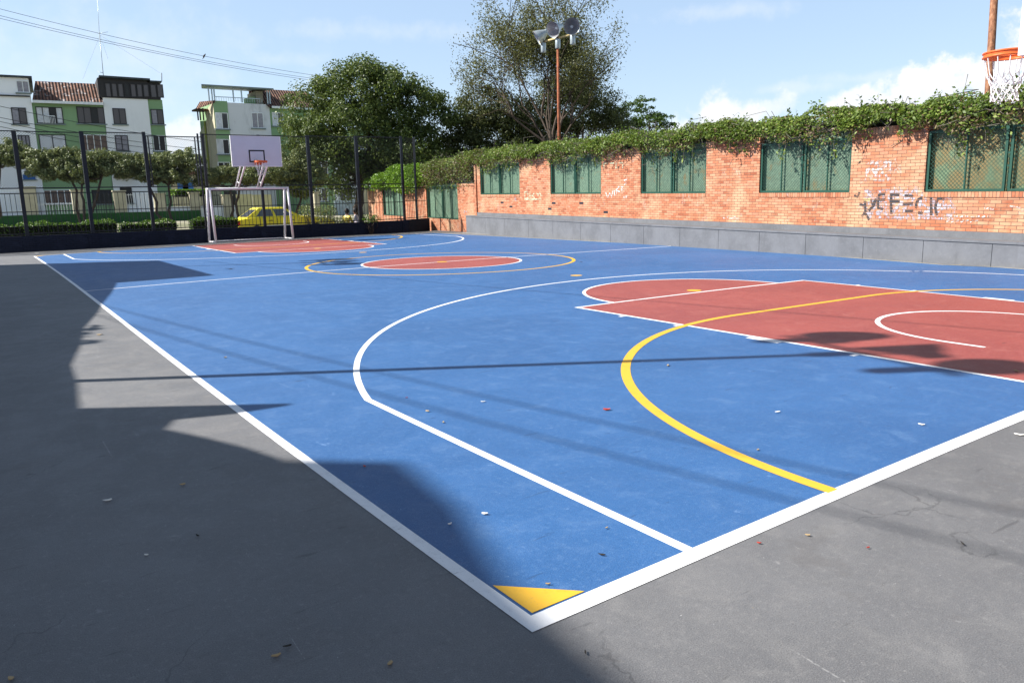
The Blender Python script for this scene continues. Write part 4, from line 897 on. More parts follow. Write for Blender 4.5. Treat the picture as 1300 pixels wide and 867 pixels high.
# house A2: green with tiled roof
h2 = empty('apartment_house', FA_.w(XA(88), 0, .3), label='green apartment house with a clay tiled roof and white gutter', cat='house', group='apartment houses beyond the street')
x0, x1 = XA(44)+.003, XA(134); ze = ZA(132, 88); zr = ZA(106, 90)
s = MB(FA_); s.box(x0, x1, .15, D_, 0, ze); s.build('wall', GWALL, h2)
s = MB(FA_); a0, a1 = XA(42, 131)-.05, x1-.01; 
yr = 2.6; zr2 = zr+ (zr-1.45)*yr/66
s.poly([(a0, -.35, ze+.05), (a1, -.35, ze+.05), (a1, yr, zr2), (a0+.4, yr, zr2)], uv=[(a0, 0), (a1, 0), (a1, 3.4), (a0+.4, 3.4)]); s.poly([(a1, 6, ze), (a0, 6, ze), (a0+.4, yr, zr2), (a1, yr, zr2)], uv=[(a0, 0), (a1, 0), (a1, 3.4), (a0, 3.4)])
s.poly([(a0, 6, ze), (a0, -.35, ze+.05), (a0+.4, yr, zr2)]); s.build('tiled_roof', TILE, h2)
s = MB(FA_); s.box(a0, a1, -.45, -.30, ze-.06, ze+.14); s.build('gutter', GUTTER, h2)
window(FA_, (46, 136, 80, 157), h2, CURT, DSTEEL, 4, .15, openat=2, curt=CURT); window(FA_, (98, 136, 133, 157), h2, GLASSB, DSTEEL, 4, .15, openat=2); window(FA_, (50, 171, 84, 191), h2, CURT, DSTEEL, 2, .15, curt=CURT); window(FA_, (102, 171, 137, 192), h2, CURTB, GUTTER, 4, .15)
window(FA_, (56, 241, 91, 259), h2, CURTB, GUTTER, 4, .15); window(FA_, (117, 241, 142, 259), h2, BLACKG, DSTEEL, 2, .15)
bx = MB(FA_); a, b_x, c, d = quad_px(FA_, 55, 148, 70, 157); 
for k in range(9): bx.box(a+(b_x-a)*k/8-.015, a+(b_x-a)*k/8+.015, -.12, -.09, c, d)
bx.box(a, b_x, -.125, -.085, d, d+.05); bx.build('railing', GUTTER, h2)
# house A3: white with green end bay and dark roof room
h3 = empty('apartment_house', FA_.w(XA(165), 0, .3), label='white and green apartment house with a dark glazed roof room', cat='house', group='apartment houses beyond the street')
x0, x1, x2 = XA(134.5)+.0, XA(191), XA(209.5); zt = ZA(125.5, 165)
s = MB(FA_); s.box(x0, x1, 0, D_, 0, zt); s.build('wall', WWALL, h3); s = MB(FA_); s.box(x1+.003, x2, .12, D_-1, 0, zt); s.build('end_bay', GWALL, h3)
s = MB(FA_); s.box(x0-.25, x1+.1, -.12, D_, zt+.003, ZA(99, 150)-.1); s.build('roof_room', DSTEEL, h3); s = MB(FA_); s.box(x1+.103, x2-.1, .0, D_-1, zt+.003, ZA(105, 200)); s.build('roof_room', DSTEEL, h3)
s = MB(FA_); zl, zr_ = ZA(97, 128), ZA(101, 190); s.prism([(0, 0)], 0, 0) if False else None
xx0, xx1 = XA(127, 98)-.1, x1+.3
for (ya, yb) in ((-.5, D_),):
    s.poly([(xx0, ya, zl-.15), (xx1, ya, zr_-.15), (xx1, ya, zr_), (xx0, ya, zl)]); s.poly([(xx0, ya, zl), (xx1, ya, zr_), (xx1, yb, zr_), (xx0, yb, zl)]); s.poly([(xx0, yb, zl-.15), (xx0, ya, zl-.15), (xx0, ya, zl), (xx0, yb, zl)]); s.poly([(xx0, yb, zl-.15), (xx1, yb, zr_-.15), (xx1, ya, zr_-.15), (xx0, ya, zl-.15)])
s.box(x1+.31, x2+.05, -.3, D_-1, ZA(105.5, 200), ZA(103.5, 200)); s.build('roof', DROOF, h3)
for k in range(7): window(FA_, (133.5+k*8, 106+k*.25, 140.8+k*8, 124), h3, GLASSB if k != 3 else BLACKG, DSTEEL, 1, -.12, False)
for k in range(2): window(FA_, (190.8+k*8.6, 107.5, 198.8+k*8.6, 124.5), h3, GLASSB, DSTEEL, 1, 0.0, False)
window(FA_, (143.5, 138, 160, 158), h3, GLASSB, DSTEEL, 2); window(FA_, (146.5, 172, 163, 192), h3, CURTP, DSTEEL, 2); window(FA_, (192, 139, 208, 158), h3, GLASSB, DSTEEL, 2, .12, curt=CURTP); window(FA_, (194.5, 172, 210.5, 192), h3, BLACKG, GUTTER, 2, .12); window(FA_, (153, 238, 168, 258), h3, BLACKG, DSTEEL, 1)
s = MB(FA_); s.box(XA(145, 225), XA(168, 225), -.5, -.01, ZA(226.5, 150), ZA(225, 150)); s.build('canopy', TILEB, h3)
# house B: weathered corner house with roof terrace
h4 = empty('corner_house', FB_.w(XB(300), 0, .3), label='weathered corner house with green bay, roof terrace canopy and tiled roof beside it', cat='house')
xa, xb, xc, xd = XB(272, 150), XB(290, 150), XB(343, 150), XB(404, 150); zt = ZB(131, 300)
s = MB(FB_); s.box(xb+.003, xc, 0, 7, 0, zt); s.build('wall', SWALL, h4); s = MB(FB_); s.box(xa+.003, xb, -.05, 5, 0, zt+.1); s.build('green_bay', GWALL, h4)
sd = MB(FB_); sd.poly([(xa, 5.5, 0), (xa, -.05, 0), (xa, -.05, zt), (xa, 2.6, zt-.5), (xa, 2.6, zt-1.3), (xa, 5.5, zt-2.1)]); sd.box(xa-.001, xa-.05, 2.2, 2.5, 0, zt-1.2); sd.build('side_wall', CREAMW, h4)
s = MB(FB_); s.box(xa-.06, xa-.052, 2.9, 3.4, 0, zt-1.3); s.build('trim', OLIVE, h4)
s = MB(FB_); s.box(xc+.003, xd, .1, 7, 0, ZB(138, 360)); s.build('green_wing', GWALL, h4)
s = MB(FB_); z0, z1 = ZB(138, 365), ZB(115, 365); s.poly([(xc-.2, -.4, z0), (xd, -.4, z0), (xd, 2.6, z1+.35), (xc-.9, 2.6, z1+.35)], uv=[(0, 0), (xd-xc, 0), (xd-xc, 3.6), (-.9, 3.6)]); s.poly([(xd, 6, z0), (xc, 6, z0), (xc-.9, 2.6, z1+.35), (xd, 2.6, z1+.35)]); s.build('tiled_roof', TILEB, h4)
s = MB(FB_); s.box(xc+.1, xd, -.5, -.36, z0-.08, z0+.1); s.build('gutter', GUTTER, h4)
s = MB(FB_); c0, c1 = XB(263, 112), XB(343, 112); zc = ZB(111, 300); s.poly([(c0-.6, -.6, zc-.12), (c1+.1, -.6, zc-.12), (c1+.1, -.6, zc+.0), (c0-.6, -.6, zc)]); s.poly([(c0-.6, -.6, zc), (c1+.1, -.6, zc), (c1, 3.5, zc+.35), (c0+.4, 3.5, zc+.35)]); s.poly([(c0-.6, -.6, zc-.12), (c0+.4, 3.5, zc+.2), (c1, 3.5, zc+.2), (c1+.1, -.6, zc-.12)]); s.poly([(c0-.6, -.6, zc-.12), (c0-.6, -.6, zc), (c0+.4, 3.5, zc+.35), (c0+.4, 3.5, zc+.2)]); s.build('terrace_canopy', SLAB, h4)
s = MB(FB_)
for u in (265, 269, 272, 296, 306.5, 339, 342): x = XB(u, 122); s.box(x-.05, x+.05, -.1, 0, zt+.05, zc-.1)
for u in range(272, 334, 3): x = XB(u, 128); s.box(x-.012, x+.012, -.08, -.06, zt+.1, ZB(125, 300))
s.box(XB(272, 125), XB(330, 125), -.085, -.055, ZB(125, 300), ZB(124.5, 300)+.03); s.build('terrace_posts', GALV, h4)
s = MB(FB_); s.box(XB(327, 120), XB(336, 120), .5, 3, zt, zc-.15); s.build('stair_house', TANW, h4); s = MB(FB_); s.box(XB(320, 126), XB(327, 126), .6, 2.5, zt, ZB(122, 322)); s.build('water_tank_box', GWALL, h4)
s = MB(FB_); s.poly([(XB(253, 137), 1.5, ZB(136, 260)-.1), (xa+.1, -.35, ZB(131, 268)), (xa+.1, -.35, ZB(128, 268)), (XB(259, 128), 1.5, ZB(127, 262))]); s.box(XB(254, 137), xa-.06, 1.5, 3.0, ZB(136, 258)-.1, ZB(134, 258)-.1); s.build('lean_to_roof', TILEB, h4)
s = MB(FB_)
for u in (256, 259, 263): x = XB(u, 140); s.box(x-.05, x+.05, 1.4, 1.5, ZB(151, 258), ZB(135, 258))
s.build('lean_to_posts', DSTEEL, h4)
window(FB_, (273.5, 143.5, 289.5, 164), h4, GLASS, GUTTER, 2, -.05, curt=CURT); window(FB_, (275, 177, 291, 196), h4, GLASS, GUTTER, 2, -.05, curt=CURT); window(FB_, (319.5, 143.5, 334.5, 163), h4, CURTP, GUTTER, 2, 0); window(FB_, (276.5, 206, 292, 220), h4, GLASS, GUTTER, 2, -.05); window(FB_, (346, 143, 360, 160), h4, GLASS, GUTTER, 2, .1, curt=CURT)
window(FB_, (321, 176, 336, 196), h4, CURTP, GUTTER, 2, 0)
s = MB(FB_); s.box(XB(284, 240), XB(300, 240), -.06, -.005, ZB(270, 290), ZB(243, 290)); s.build('door', BLACKG, h4)
# house C behind the large tree
FC_ = Frame((0, 64), (1, .0)); XC = lambda u, v=230: FC_.px(u, v)[0]; ZC = lambda v, u=440: FC_.px(u, v)[1]
h5 = empty('terraced_house', FC_.w(XC(440), 0, .3), label='green and white terraced house hidden behind the large dark tree', cat='house')
s = MB(FC_); s.box(XC(392), XC(500), 0, 8, 0, ZC(165)); s.build('wall', GWALL, h5); s = MB(FC_); s.box(XC(424), XC(470), -.1, -.003, 0, ZC(200)); s.build('white_panel', WWALL, h5)
for u in (400, 430, 452, 476):
    for v in (182, 214, 248): window(FC_, (u, v-9, u+16, v+8), h5, GLASS, GUTTER, 2, -.1 if 424 <= u <= 452 else 0)
# distant low houses seen in the gap
FD_ = Frame((0, 95), (1, 0)); XD = lambda u, v=235: FD_.px(u, v)[0]; ZD = lambda v, u=235: FD_.px(u, v)[1]
h6 = empty('distant_house', FD_.w(XD(236), 0, .3), label='small distant house with blue arches seen between the clipped trees', cat='house')
s = MB(FD_); s.box(XD(206), XD(262), 0, 8, 0, ZD(222)); s.build('wall', CREAMW, h6); s = MB(FD_); s.box(XD(204), XD(264), -.5, 8.3, ZD(222)+.003, ZD(217)); s.build('roof', TILEB, h6)
for u in (232, 238.5): 
    s = MB(FD_); c = XD(u); r_ = .6; pts = [(c-r_, -.05, ZD(246)), (c+r_, -.05, ZD(246))]+[(c+r_*math.cos(R(a)), -.05, ZD(231)+r_*math.sin(R(a))) for a in range(0, 181, 20)]; s.poly(pts); s.build('arch', BLUEW, h6)
# white houses right of the large tree, mostly screened
h7 = empty('distant_house', (36, 66, .3), label='pale house mostly screened by the trees behind the creeper', cat='house'); s = MB().box(28, 44, 66, 74, 0, 6); wparent(s.build('wall', CREAMW), h7); wparent(MB().box(27.5, 44.5, 65.6, 74.5, 6.003, 6.3).build('roof', DROOF), h7)

# front yards: pillars, plinth, railings, metal fences
FY = Frame((0, 60), (1, -.03)); XY = lambda u, v=258: FY.px(u, v)[0]; ZY = lambda v, u=150: FY.px(u, v)[1]
gp = 'cream gate pillars in front of the houses'
for u0, u1, v0, lab in ((30, 47, 239, 'wide tan gate pillar at the far left behind the first fence post'), (92, 107, 243, 'cream gate pillar behind the wide clipped tree'), (145, 160, 244, 'cream gate pillar before the white house door'), (196, 210, 247, 'cream gate pillar left of the leaning tree stem'), (240.5, 253, 246, 'cream gate pillar standing alone left of the goal'), (282.5, 294, 249, 'cream gate pillar seen through the goal'), (398, 405, 245, 'cream gate pillar behind the fence post right of the goal'), (459, 468, 243, 'cream gate pillar behind the seated people')):
    x0, x1 = XY(u0), XY(u1); z1 = ZY(v0, u0); t = empty('gate_pillar', FY.w((x0+x1)/2, 0, .3), label=lab, cat='pillar', group=gp)
    MB(FY).box(x0, x1, -.3, .3, .3, z1).build('shaft', CREAMW, t); MB(FY).box(x0-.06, x1+.06, -.36, .36, z1+.003, z1+.10).build('cap', CREAMW, t)
t = tag(MB(FY).box(-20, XY(252), -.5, -.32, .2, ZY(270)).build('garden_wall', DGREEN), 'low dark green garden wall under the gate pillars on the left', 'wall')
def yard_rail(u0, u1, v0, v1, label, m=GUTTER, gap=.16, y=.0):
    x0, x1 = XY(u0), XY(u1); z0, z1 = ZY(v1, u0), ZY(v0, u0); s = MB(FY); n = int((x1-x0)/gap)
    for k in range(n+1): x = x0+(x1-x0)*k/n; s.box(x-.016, x+.016, y-.016, y+.016, z0, z1)
    s.box(x0, x1, y-.025, y+.025, z1-.12, z1-.08); s.box(x0, x1, y-.025, y+.025, z0+.08, z0+.12)
    return tag(s.build('yard_railing', m), label, 'railing', 'railings of the front yards')
yard_rail(0, 30, 240, 271, 'white railing at the far left edge'); yard_rail(47.5, 91.5, 258, 277, 'white railing below the brown ground floor window'); yard_rail(161, 195, 246, 277, 'white railing right of the house door'); yard_rail(107.5, 144.5, 256, 274, 'dark railing behind the tree stems', DSTEEL)
yard_rail(211, 240, 247, 262, 'dark railing over a white foot wall', DSTEEL); yard_rail(253.5, 282, 247, 263, 'dark railing behind the left goal post', DSTEEL)
tag(MB(FY).box(XY(211), XY(300), -.1, .1, .2, ZY(262.5, 230)).build('garden_wall', WWALL), 'low white garden wall left of and behind the goal', 'wall')
for u0, u1, v0, lab in ((300, 320, 247, 'pale yellow sheet gate above the taxi boot'), (321, 345, 247.5, 'pale yellow sheet gate above the taxi roof')):
    tag(MB(FY).box(XY(u0), XY(u1), -.1, .0, .2, ZY(v0, u0)).build('sheet_gate', GARAGE), lab, 'gate', 'sheet metal gates')
s = MB(FY)
x0, x1 = XY(424), XY(458); k = 0; x = x0
while x < x1: s.box(x, x+.20, -.1 if k % 2 else -.06, .0, .2, ZY(254.5, 440)); x += .203; k += 1
tag(s.build('corrugated_fence', METSHEET), 'pale blue grey corrugated metal fence behind the seated people', 'fence')
tag(MB(FY).box(XY(404), XY(423.5), -.1, 0, .2, ZY(258, 410)).build('garden_wall', GWALL), 'light green yard wall between two pillars right of the goal', 'wall')
hx = empty('yard_hedge', FY.w(XY(238), 0, 1), label='flat clipped bright green hedge over the dark railing left of the goal', cat='hedge')
rng = np.random.default_rng(9); n = 3500; P = np.array([FY.w(a, b, c) for a, b, c in zip(rng.uniform(XY(221, 244), XY(262, 244), n), rng.uniform(.2, 1.5, n), rng.uniform(ZY(248, 240), ZY(240.5, 240), n)**1)]); leaf_mesh('leaves', P, .15, L_LIME, hx, rng, 1.2, .6); wparent(MB(FY).box(XY(221, 244)+.1, XY(262, 244)-.1, .3, 1.4, ZY(250, 240), ZY(242.5, 240)).build('inner_shade_fill', CORE), hx)

# ------------------------------------------------------------------ wires, aerials, bird
def wire(name, a, b, sag, r_, label, group=None, m=BLACKM):
    a, b = np.array(a, float), np.array(b, float); P = [a+(b-a)*t-np.array((0, 0, sag*4*t*(1-t))) for t in np.linspace(0, 1, 24)]
    t = MB().tube(P, r_, 4, False).build(name, m); return tag(t, label, 'cable', group)
GW = 'overhead cables crossing the sky'
wire('cable', dep(-60, -4, 40), dep(413, 98, 56), .35, .011, 'uppermost of three overhead cables at upper left, with a bird on it', GW)
wire('cable', dep(-60, 5, 40), dep(405, 101, 56), .35, .011, 'middle of three overhead cables at upper left', GW); wire('cable', dep(-60, 9, 40), dep(400, 103, 56), .3, .011, 'lowest of three overhead cables at upper left', GW)
GV = 'thin service cables in front of the houses'
for (u0, v0, u1, v1, lab) in ((-40, 126, 262, 181, 'topmost service cable drooping across the house fronts'), (-40, 141, 262, 191, 'second service cable across the house fronts'), (-40, 146, 258, 197, 'third service cable across the house fronts'), (-40, 152, 255, 204, 'lowest service cable across the house fronts')):
    wire('cable', dep(u0, v0, 50), dep(u1, v1, 62), .25, .018, lab, GV)
# cables high over the court (their faint shadows cross the paint)
zc_ = 7.0; off = np.array([.85*1.2, -.527*1.2])*zc_
for k, ((a0, a1), (b0, b1)) in enumerate((((-1.2, 16.0), (1.75, -1.6)), ((3.2, 19.5), (8.6, -6)), ((-.9, 16.0), (2.35, -1.9)))):
    a = np.array([a0, a1])-off; b = np.array([b0, b1])-off; wire('cable', (a[0], a[1], zc_+.3), (b[0], b[1], zc_+.3), 0.3, .015, ['bundled cable left of the court whose faint shadow falls on the paint near the corner', 'bundled cable whose faint shadow runs past the centre circle', 'second bundled cable beside the one shading the near corner'][k], 'bundled cables left of the court')
an = empty('antenna', tuple(dep(131.5, 98, 66)), label='tall thin radio antenna on the dark roof room', cat='antenna')
s = MB(); s.tube([dep(131.5, 99, 66), dep(126, 41, 66)], .03, 5); s.tube([dep(126, 41, 66), dep(123.5, -5, 66)], .015, 4); s.tube([dep(124, 43, 66), dep(137, 41, 66)], .015, 4); s.tube([dep(123, 91, 66), dep(131, 93, 66)], .02, 4); wparent(s.build('mast', GALV), an)
s = MB()
for u, v in ((105, 101), (137, 75), (203, 93)): s.tube([dep(127, 45, 66), dep(u, v, 66)], .006, 3, False)
wparent(s.build('guy_wire', BLACKM), an)
s = MB(); s.tube([dep(205.5, 104, 66), dep(205.3, 93, 66)], .03, 5); tag(s.build('antenna_stub', DSTEEL), 'short metal rod at the right end of the dark roof', 'rod')
def bird():
    p = dep(259, 71.6, 50); s = MB(); s.lathe([(0, -.12), (.035, -.09), (.06, 0), (.045, .08), (.03, .11), (.035, .15), (.0, .19)], (0, 0, 0), (.5, -.4, .75), 10); s.tube([(0, 0, -.05), (-.1, .08, -.19)], [.03, .012], 5); s.tube([(0, 0, -.04), (0, 0, -.1)], .008, 4)
    o = s.build('bird', simple('dark_feathers', (.05, .045, .05), .8)); o.location = tuple(p); tag(o, 'small dark bird perched on the uppermost overhead cable', 'bird')
bird()

# ------------------------------------------------------------------ taxi
def taxi():
    Yb = 34.6; fr = Frame((0, Yb), (1, .0)); x0 = fr.px(300, 275)[0]; x1 = fr.px(427, 275)[0]; L_ = x1-x0; k = L_/4.25
    t = empty('taxi', (x0+L_/2, Yb+.8, -.11)); tag(t, 'yellow taxi sedan parked beyond the fence behind the goal', 'car')
    Yl = simple('yellow_car_paint', (.88, .74, .05), .25, var=.03); TY = simple('tyre_rubber', (.02, .02, .02), .9); CH = simple('wheel_rim_metal', (.4, .4, .42), .3, .8); RL = simple('red_tail_light', (.6, .03, .01), .2)
    CGL = glassm('car_glass', (.10, .12, .13), .15); W_ = 1.64; zb = -.11  # sky reflection put into the side glass as a lighter base colour
    X = lambda v: (v-2.125)*k
    prof = [(.0, .32), (.03, .62), (.10, .86), (.55, .93), (1.0, .95), (3.0, .93), (3.85, .82), (4.15, .70), (4.24, .52), (4.22, .30), (3.75, .22), (.5, .22)]
    body = MB(); secs = [(-W_/2, -.05, .10), (-W_/2+.06, -.0, .0), (W_/2-.06, .0, .0), (W_/2, -.05, .1)]
    def sec(y, ins): return [(X(min(max(px_, 0+ins), 4.24-ins)), y, (pz-.55)*(1-ins*1.0)+.55) for px_, pz in prof]
    ss = [sec(-W_/2, .06), sec(-W_/2+.09, .0), sec(W_/2-.09, .0), sec(W_/2, .06)]
    n = len(prof)
    for a, b in zip(ss[:-1], ss[1:]):
        for i in range(n): j = (i+1) % n; body.poly([a[i], a[j], b[j], b[i]])
    body.poly(ss[0]); body.poly(ss[-1][::-1]); bo = body.build('body', Yl, t)
    cab = MB(); lo = [(.62, .93), (3.05, .93)]; hi = [(1.15, 1.36), (2.45, 1.37)]; yl, yh = W_/2-.07, W_/2-.2
    A = [(X(.42), -yl, .92), (X(2.75), -yl, .92), (X(2.75), yl, .92), (X(.42), yl, .92)]; B = [(X(.95), -yh, 1.34), (X(2.05), -yh, 1.34), (X(2.05), yh, 1.34), (X(.95), yh, 1.34)]; Tt = [(X(1.05), -yh+.05, 1.39), (X(1.95), -yh+.05, 1.39), (X(1.95), yh-.05, 1.39), (X(1.05), yh-.05, 1.39)]
    for i in range(4): j = (i+1) % 4; cab.poly([A[i], A[j], B[j], B[i]]); cab.poly([B[i], B[j], Tt[j], Tt[i]])
    cab.poly(Tt); cab.build('cabin', Yl, t)
    def lerp(p, q_, s): return tuple(p[i]+(q_[i]-p[i])*s for i in range(3))
    def pane(name, u0, u1, v0, v1, side):
        a, b, c, d = (A[0], A[1], B[1], B[0]) if side < 0 else (A[3], A[2], B[2], B[3]); P = []
        for u, v in ((u0[0], v0), (u1[0], v0), (u1[1], v1), (u0[1], v1)): lo_ = lerp(a, b, u); hi_ = lerp(d, c, u); q_ = lerp(lo_, hi_, v); P.append((q_[0], q_[1]+side*.008, q_[2]+.003))
        s = MB(); s.poly(P); return s.build(name, CGL, t)
    for side in (-1, 1):
        pane('side_window', (.15, .15), (.47, .47), .14, .88, side); pane('side_window', (.53, .53), (.88, .88), .14, .88, side)
    for i, j, nm in ((3, 0, 'rear_window'), (1, 2, 'windscreen')):
        s = MB(); P = []
        for a, v in ((i, .1), (j, .1), (j, .9), (i, .9)): q_ = lerp(A[a], B[a], v); c = (0, 0, 0); P.append((q_[0]+(-.008 if i == 3 else .008), q_[1]*.88, q_[2]+.003))
        s.poly(P); s.build(nm, GLASS, t)
    for xw in (.80, 3.35):
        for sy in (-1, 1):
            w = MB().lathe([(.0, -.09), (.2, -.09), (.29, -.08), (.30, 0), (.29, .08), (.2, .09), (0, .09)], (X(xw), sy*(W_/2-.06), .29), (0, 1, 0), 22).build('wheel', TY, t); MB().lathe([(0, .095), (.12, .098), (.18, .092)], (X(xw), sy*(W_/2-.06), .29), (0, sy, 0), 18).build('rim', CH, w)
    for sy in (-1, 1): MB().box(X(-.01), X(.12), sy*(W_/2-.02)-.06, sy*(W_/2-.02)+.035, .62, .80).build('tail_light', RL, t); MB().box(X(4.08), X(4.2), sy*(W_/2-.25)-.15, sy*(W_/2-.25)+.15, .58, .70).build('headlight', GUTTER, t)
    for xh in (1.3, 2.2):
        MB().box(X(xh), X(xh+.17), -W_/2-.02, -W_/2+.02, .76, .79).build('door_handle', BLACKM, t)
    pt = MB(); pt.box(X(1.2), X(2.3), -W_/2-.006, -W_/2+.02, .38, .56); pt.build('door_lettering_panel', GUTTER, t)
    for xd in (.95, 1.66, 2.6): MB().box(X(xd), X(xd)+.015, -W_/2-.004, -W_/2+.01, .34, .90).build('door_seam', BLACKM, t)
    t.location = (x0+L_/2, Yb+W_/2, -.11); return t
taxi()

# ------------------------------------------------------------------ seated people beyond the fence
def person(loc, rz, shirt, pants, label):
    skin_m = simple('brown_skin', (.16, .085, .05), .6); t = empty('person', loc, rz, label=label, cat='person', group='people sitting beyond the fence')
    V = [(0, 0, .12), (0, -.02, .32), (0, .0, .50), (0, .03, .58), (0, .05, .68), (0, .06, .78),
         (-.17, 0, .50), (-.23, .08, .28), (-.16, .27, .20), (.17, 0, .50), (.23, .08, .28), (.16, .27, .20),
         (-.10, .02, .10), (-.16, .40, .14), (-.15, .45, -.28), (-.15, .57, -.31), (.10, .02, .10), (.16, .40, .14), (.15, .45, -.28), (.15, .57, -.31)]
    Ed = [(0, 1), (1, 2), (2, 3), (3, 4), (4, 5), (2, 6), (6, 7), (7, 8), (2, 9), (9, 10), (10, 11), (0, 12), (12, 13), (13, 14), (14, 15), (0, 16), (16, 17), (17, 18), (18, 19)]
    Rr = [.13, .125, .12, .05, .085, .09, .06, .045, .035, .06, .045, .035, .09, .07, .045, .04, .09, .07, .045, .04]
    me = bpy.data.meshes.new('body'); me.from_pydata(V, Ed, []); o = bpy.data.objects.new('body', me); COL.objects.link(o); o.parent = t
    md = o.modifiers.new('skin', 'SKIN'); 
    if not me.skin_vertices: me.skin_vertices.new() if hasattr(me.skin_vertices, 'new') else None
    for i, r_ in enumerate(Rr): me.skin_vertices[0].data[i].radius = (r_, r_)
    me.skin_vertices[0].data[0].use_root = True
    sb = o.modifiers.new('sub', 'SUBSURF'); sb.levels = 2; sb.render_levels = 2
    # clothing split by height in the material: skin above the collar and beyond the sleeves
    m, nt, b = mat('clothed_body'); tcn = nd(nt, 'ShaderNodeTexCoord'); sp = nd(nt, 'ShaderNodeSeparateXYZ', {0: tcn.outputs['Object']})
    f1 = nd(nt, 'ShaderNodeMath', {0: sp.outputs[2], 1: .55}, operation='GREATER_THAN').outputs[0]; f2 = nd(nt, 'ShaderNodeMath', {0: sp.outputs[2], 1: .17}, operation='LESS_THAN').outputs[0]
    c = mixc(nt, f1, shirt, (.16, .085, .05)); c = mixc(nt, f2, c, pants); setc(nt, b, c); o.data.materials.append(m)
    s = MB(); s.lathe([(.0, .13), (.06, .115), (.10, .06), (.108, .0), (.10, -.05), (.085, -.08)], (0, .03, .755), (0, -.25, 1), 16); s.build('hair', simple('black_hair', (.012, .01, .01), .7), t)
    f = MB(); f.lathe([(0, .03), (.015, .015), (.02, 0)], (0, .145, .72), (0, 1, -.2), 8)
    f.build('nose', skin_m, t)
    return t
q1 = dep(440.5, 279, 34.6); q2 = dep(452.5, 278.5, 34.9)
person((q1[0], q1[1], .28), R(-60), (.80, .58, .02), (.05, .06, .10), 'person in a yellow shirt sitting behind the fence')
person((q2[0], q2[1], .30), R(60), (.66, .62, .72), (.03, .03, .04), 'person in a white patterned shirt sitting behind the fence post')
bs = MB().box(q1[0]-.5, q2[0]+.6, min(q1[1], q2[1])-.22, max(q1[1], q2[1])+.28, -.12, .30); tag(bs.build('stone_ledge', KERBC), 'low concrete ledge the two people sit on', 'ledge')

# ------------------------------------------------------------------ buildings and trees left of the court that shade it, and added light blockers
bl = empty('club_building', (-6, 20.5, 0), label='plain rendered club building left of the court behind the camera view', cat='building')
hB = 5.0; o1 = np.array([1.02, -.632])*hB    # shadow offset of the eaves
e0 = np.array([2.62, 20.8])-o1; e1 = np.array([2.36, 14.84])-o1
s = MB(); P0 = [(e0[0], e0[1]), (e1[0], e1[1]), (-14, e1[1]-.2), (-14, e0[1])]
for (a, b) in zip(P0, P0[1:]+P0[:1]): s.poly([(a[0], a[1], -.1), (b[0], b[1], -.1), (b[0], b[1], hB), (a[0], a[1], hB)])
s.poly([(x, y, hB) for x, y in P0]); wparent(s.build('wall', WWALL), bl); wparent(MB().box(-14, e0[0]-.02, e1[1]+.02, e0[1]-.02, hB+.003, hB+.02).build('roof', DROOF), bl)
for yy in (18.6, 20.4, 22.2): wparent(MB().box(e0[0]+.01-.12, e0[0]+.03-.12+.14, yy, yy+1.0, 1.0, 2.3).build('window', GLASS), bl)
OFFW = wallm('plain_dull_render', (.26, .25, .24), .3)
# tall block behind the viewer's left shoulder
hN = 10.0; oN = np.array([1.02, -.632])*hN
ap = empty('apartment_block', (-12, 5, 0), label='tall plain apartment block behind the viewer that shades the near corner', cat='building')
Q = [np.array(q_)-oN for q_ in ((-.12, 2.32), (.40, 1.85), (.33, 1.1), (.10, .33), (.02, -.6), (-.05, -3.0), (-8, -5.0), (-12, 2.0), (-9, 7.9))]
s = MB()
for a, b in zip(Q, Q[1:]+Q[:1]): s.poly([(a[0], a[1], -.1), (b[0], b[1], -.1), (b[0], b[1], hN), (a[0], a[1], hN)])
s.poly([(x, y, hN) for x, y in Q]); wparent(s.build('wall', OFFW), ap)
def shade_tree(c, r_, label, seed, n=300):
    return tree('shade_tree', (c[0], c[1], 0), [(c, r_), ((c[0], c[1]+r_[1]*.5, c[2]-.5), (r_[0]*.8, r_[1]*.7, r_[2]*.7))], .3, n, 46, .55, L_DARK, label, 'tree', 'dense trees left of the court', .18, seed, None, 10, .1)
import itertools
def shcen(x, y, z): return (x-1.02*z, y+.632*z, z)
for k, (x, y, z, rx, ry, rz_) in enumerate(((-2.6, 12.0, 5.0, 1.5, 2.3, 1.5), (-2.9, 9.0, 4.6, 1.5, 2.0, 1.4), (-3.6, 7.6, 5.2, 1.5, 1.9, 1.5), (-4.2, 11, 5.4, 2.0, 3.2, 2), (-5.4, 7.5, 5.4, 2, 3, 2))):
    shade_tree(shcen(x, y, z), (rx, ry, rz_), ['dense tree beside the club building', 'dense tree left of the first sideline', 'dense tree near the left floodlight pole', 'dense tree in the back row by the club building', 'dense tree in the back row by the left floodlight'][k], 60+k, 260)
lowb = empty('added_shade_shed', (-9, 8, 0), label='low added shed, its roof cut to shape the shade left of the court', cat='shed')
hS = 4.0; oS = np.array([1.02, -.632])*hS  # added shed; roof outline shaped to cast the leafy shade edge
Q = [np.array(q_)-oS for q_ in ((-.92, 4.42), (-.35, 4.02), (.36, 3.52), (.34, 3.47), (-.05, 3.5), (-.42, 3.62), (-.52, 3.42), (-.34, 3.02), (-.20, 2.66), (-.10, 2.30), (-.5, 1.6), (-6, 1.0), (-10, 6), (-8, 15.8), (-.3, 15.6), (.76, 14.75), (.42, 12.9), (.10, 11.4), (-.12, 10.2), (-.45, 8.7), (-.58, 7.6), (-.80, 6.3), (-.84, 5.4))]
s = MB()
for a, b in zip(Q, Q[1:]+Q[:1]): s.poly([(a[0], a[1], hS-.25), (b[0], b[1], hS-.25), (b[0], b[1], hS), (a[0], a[1], hS)])
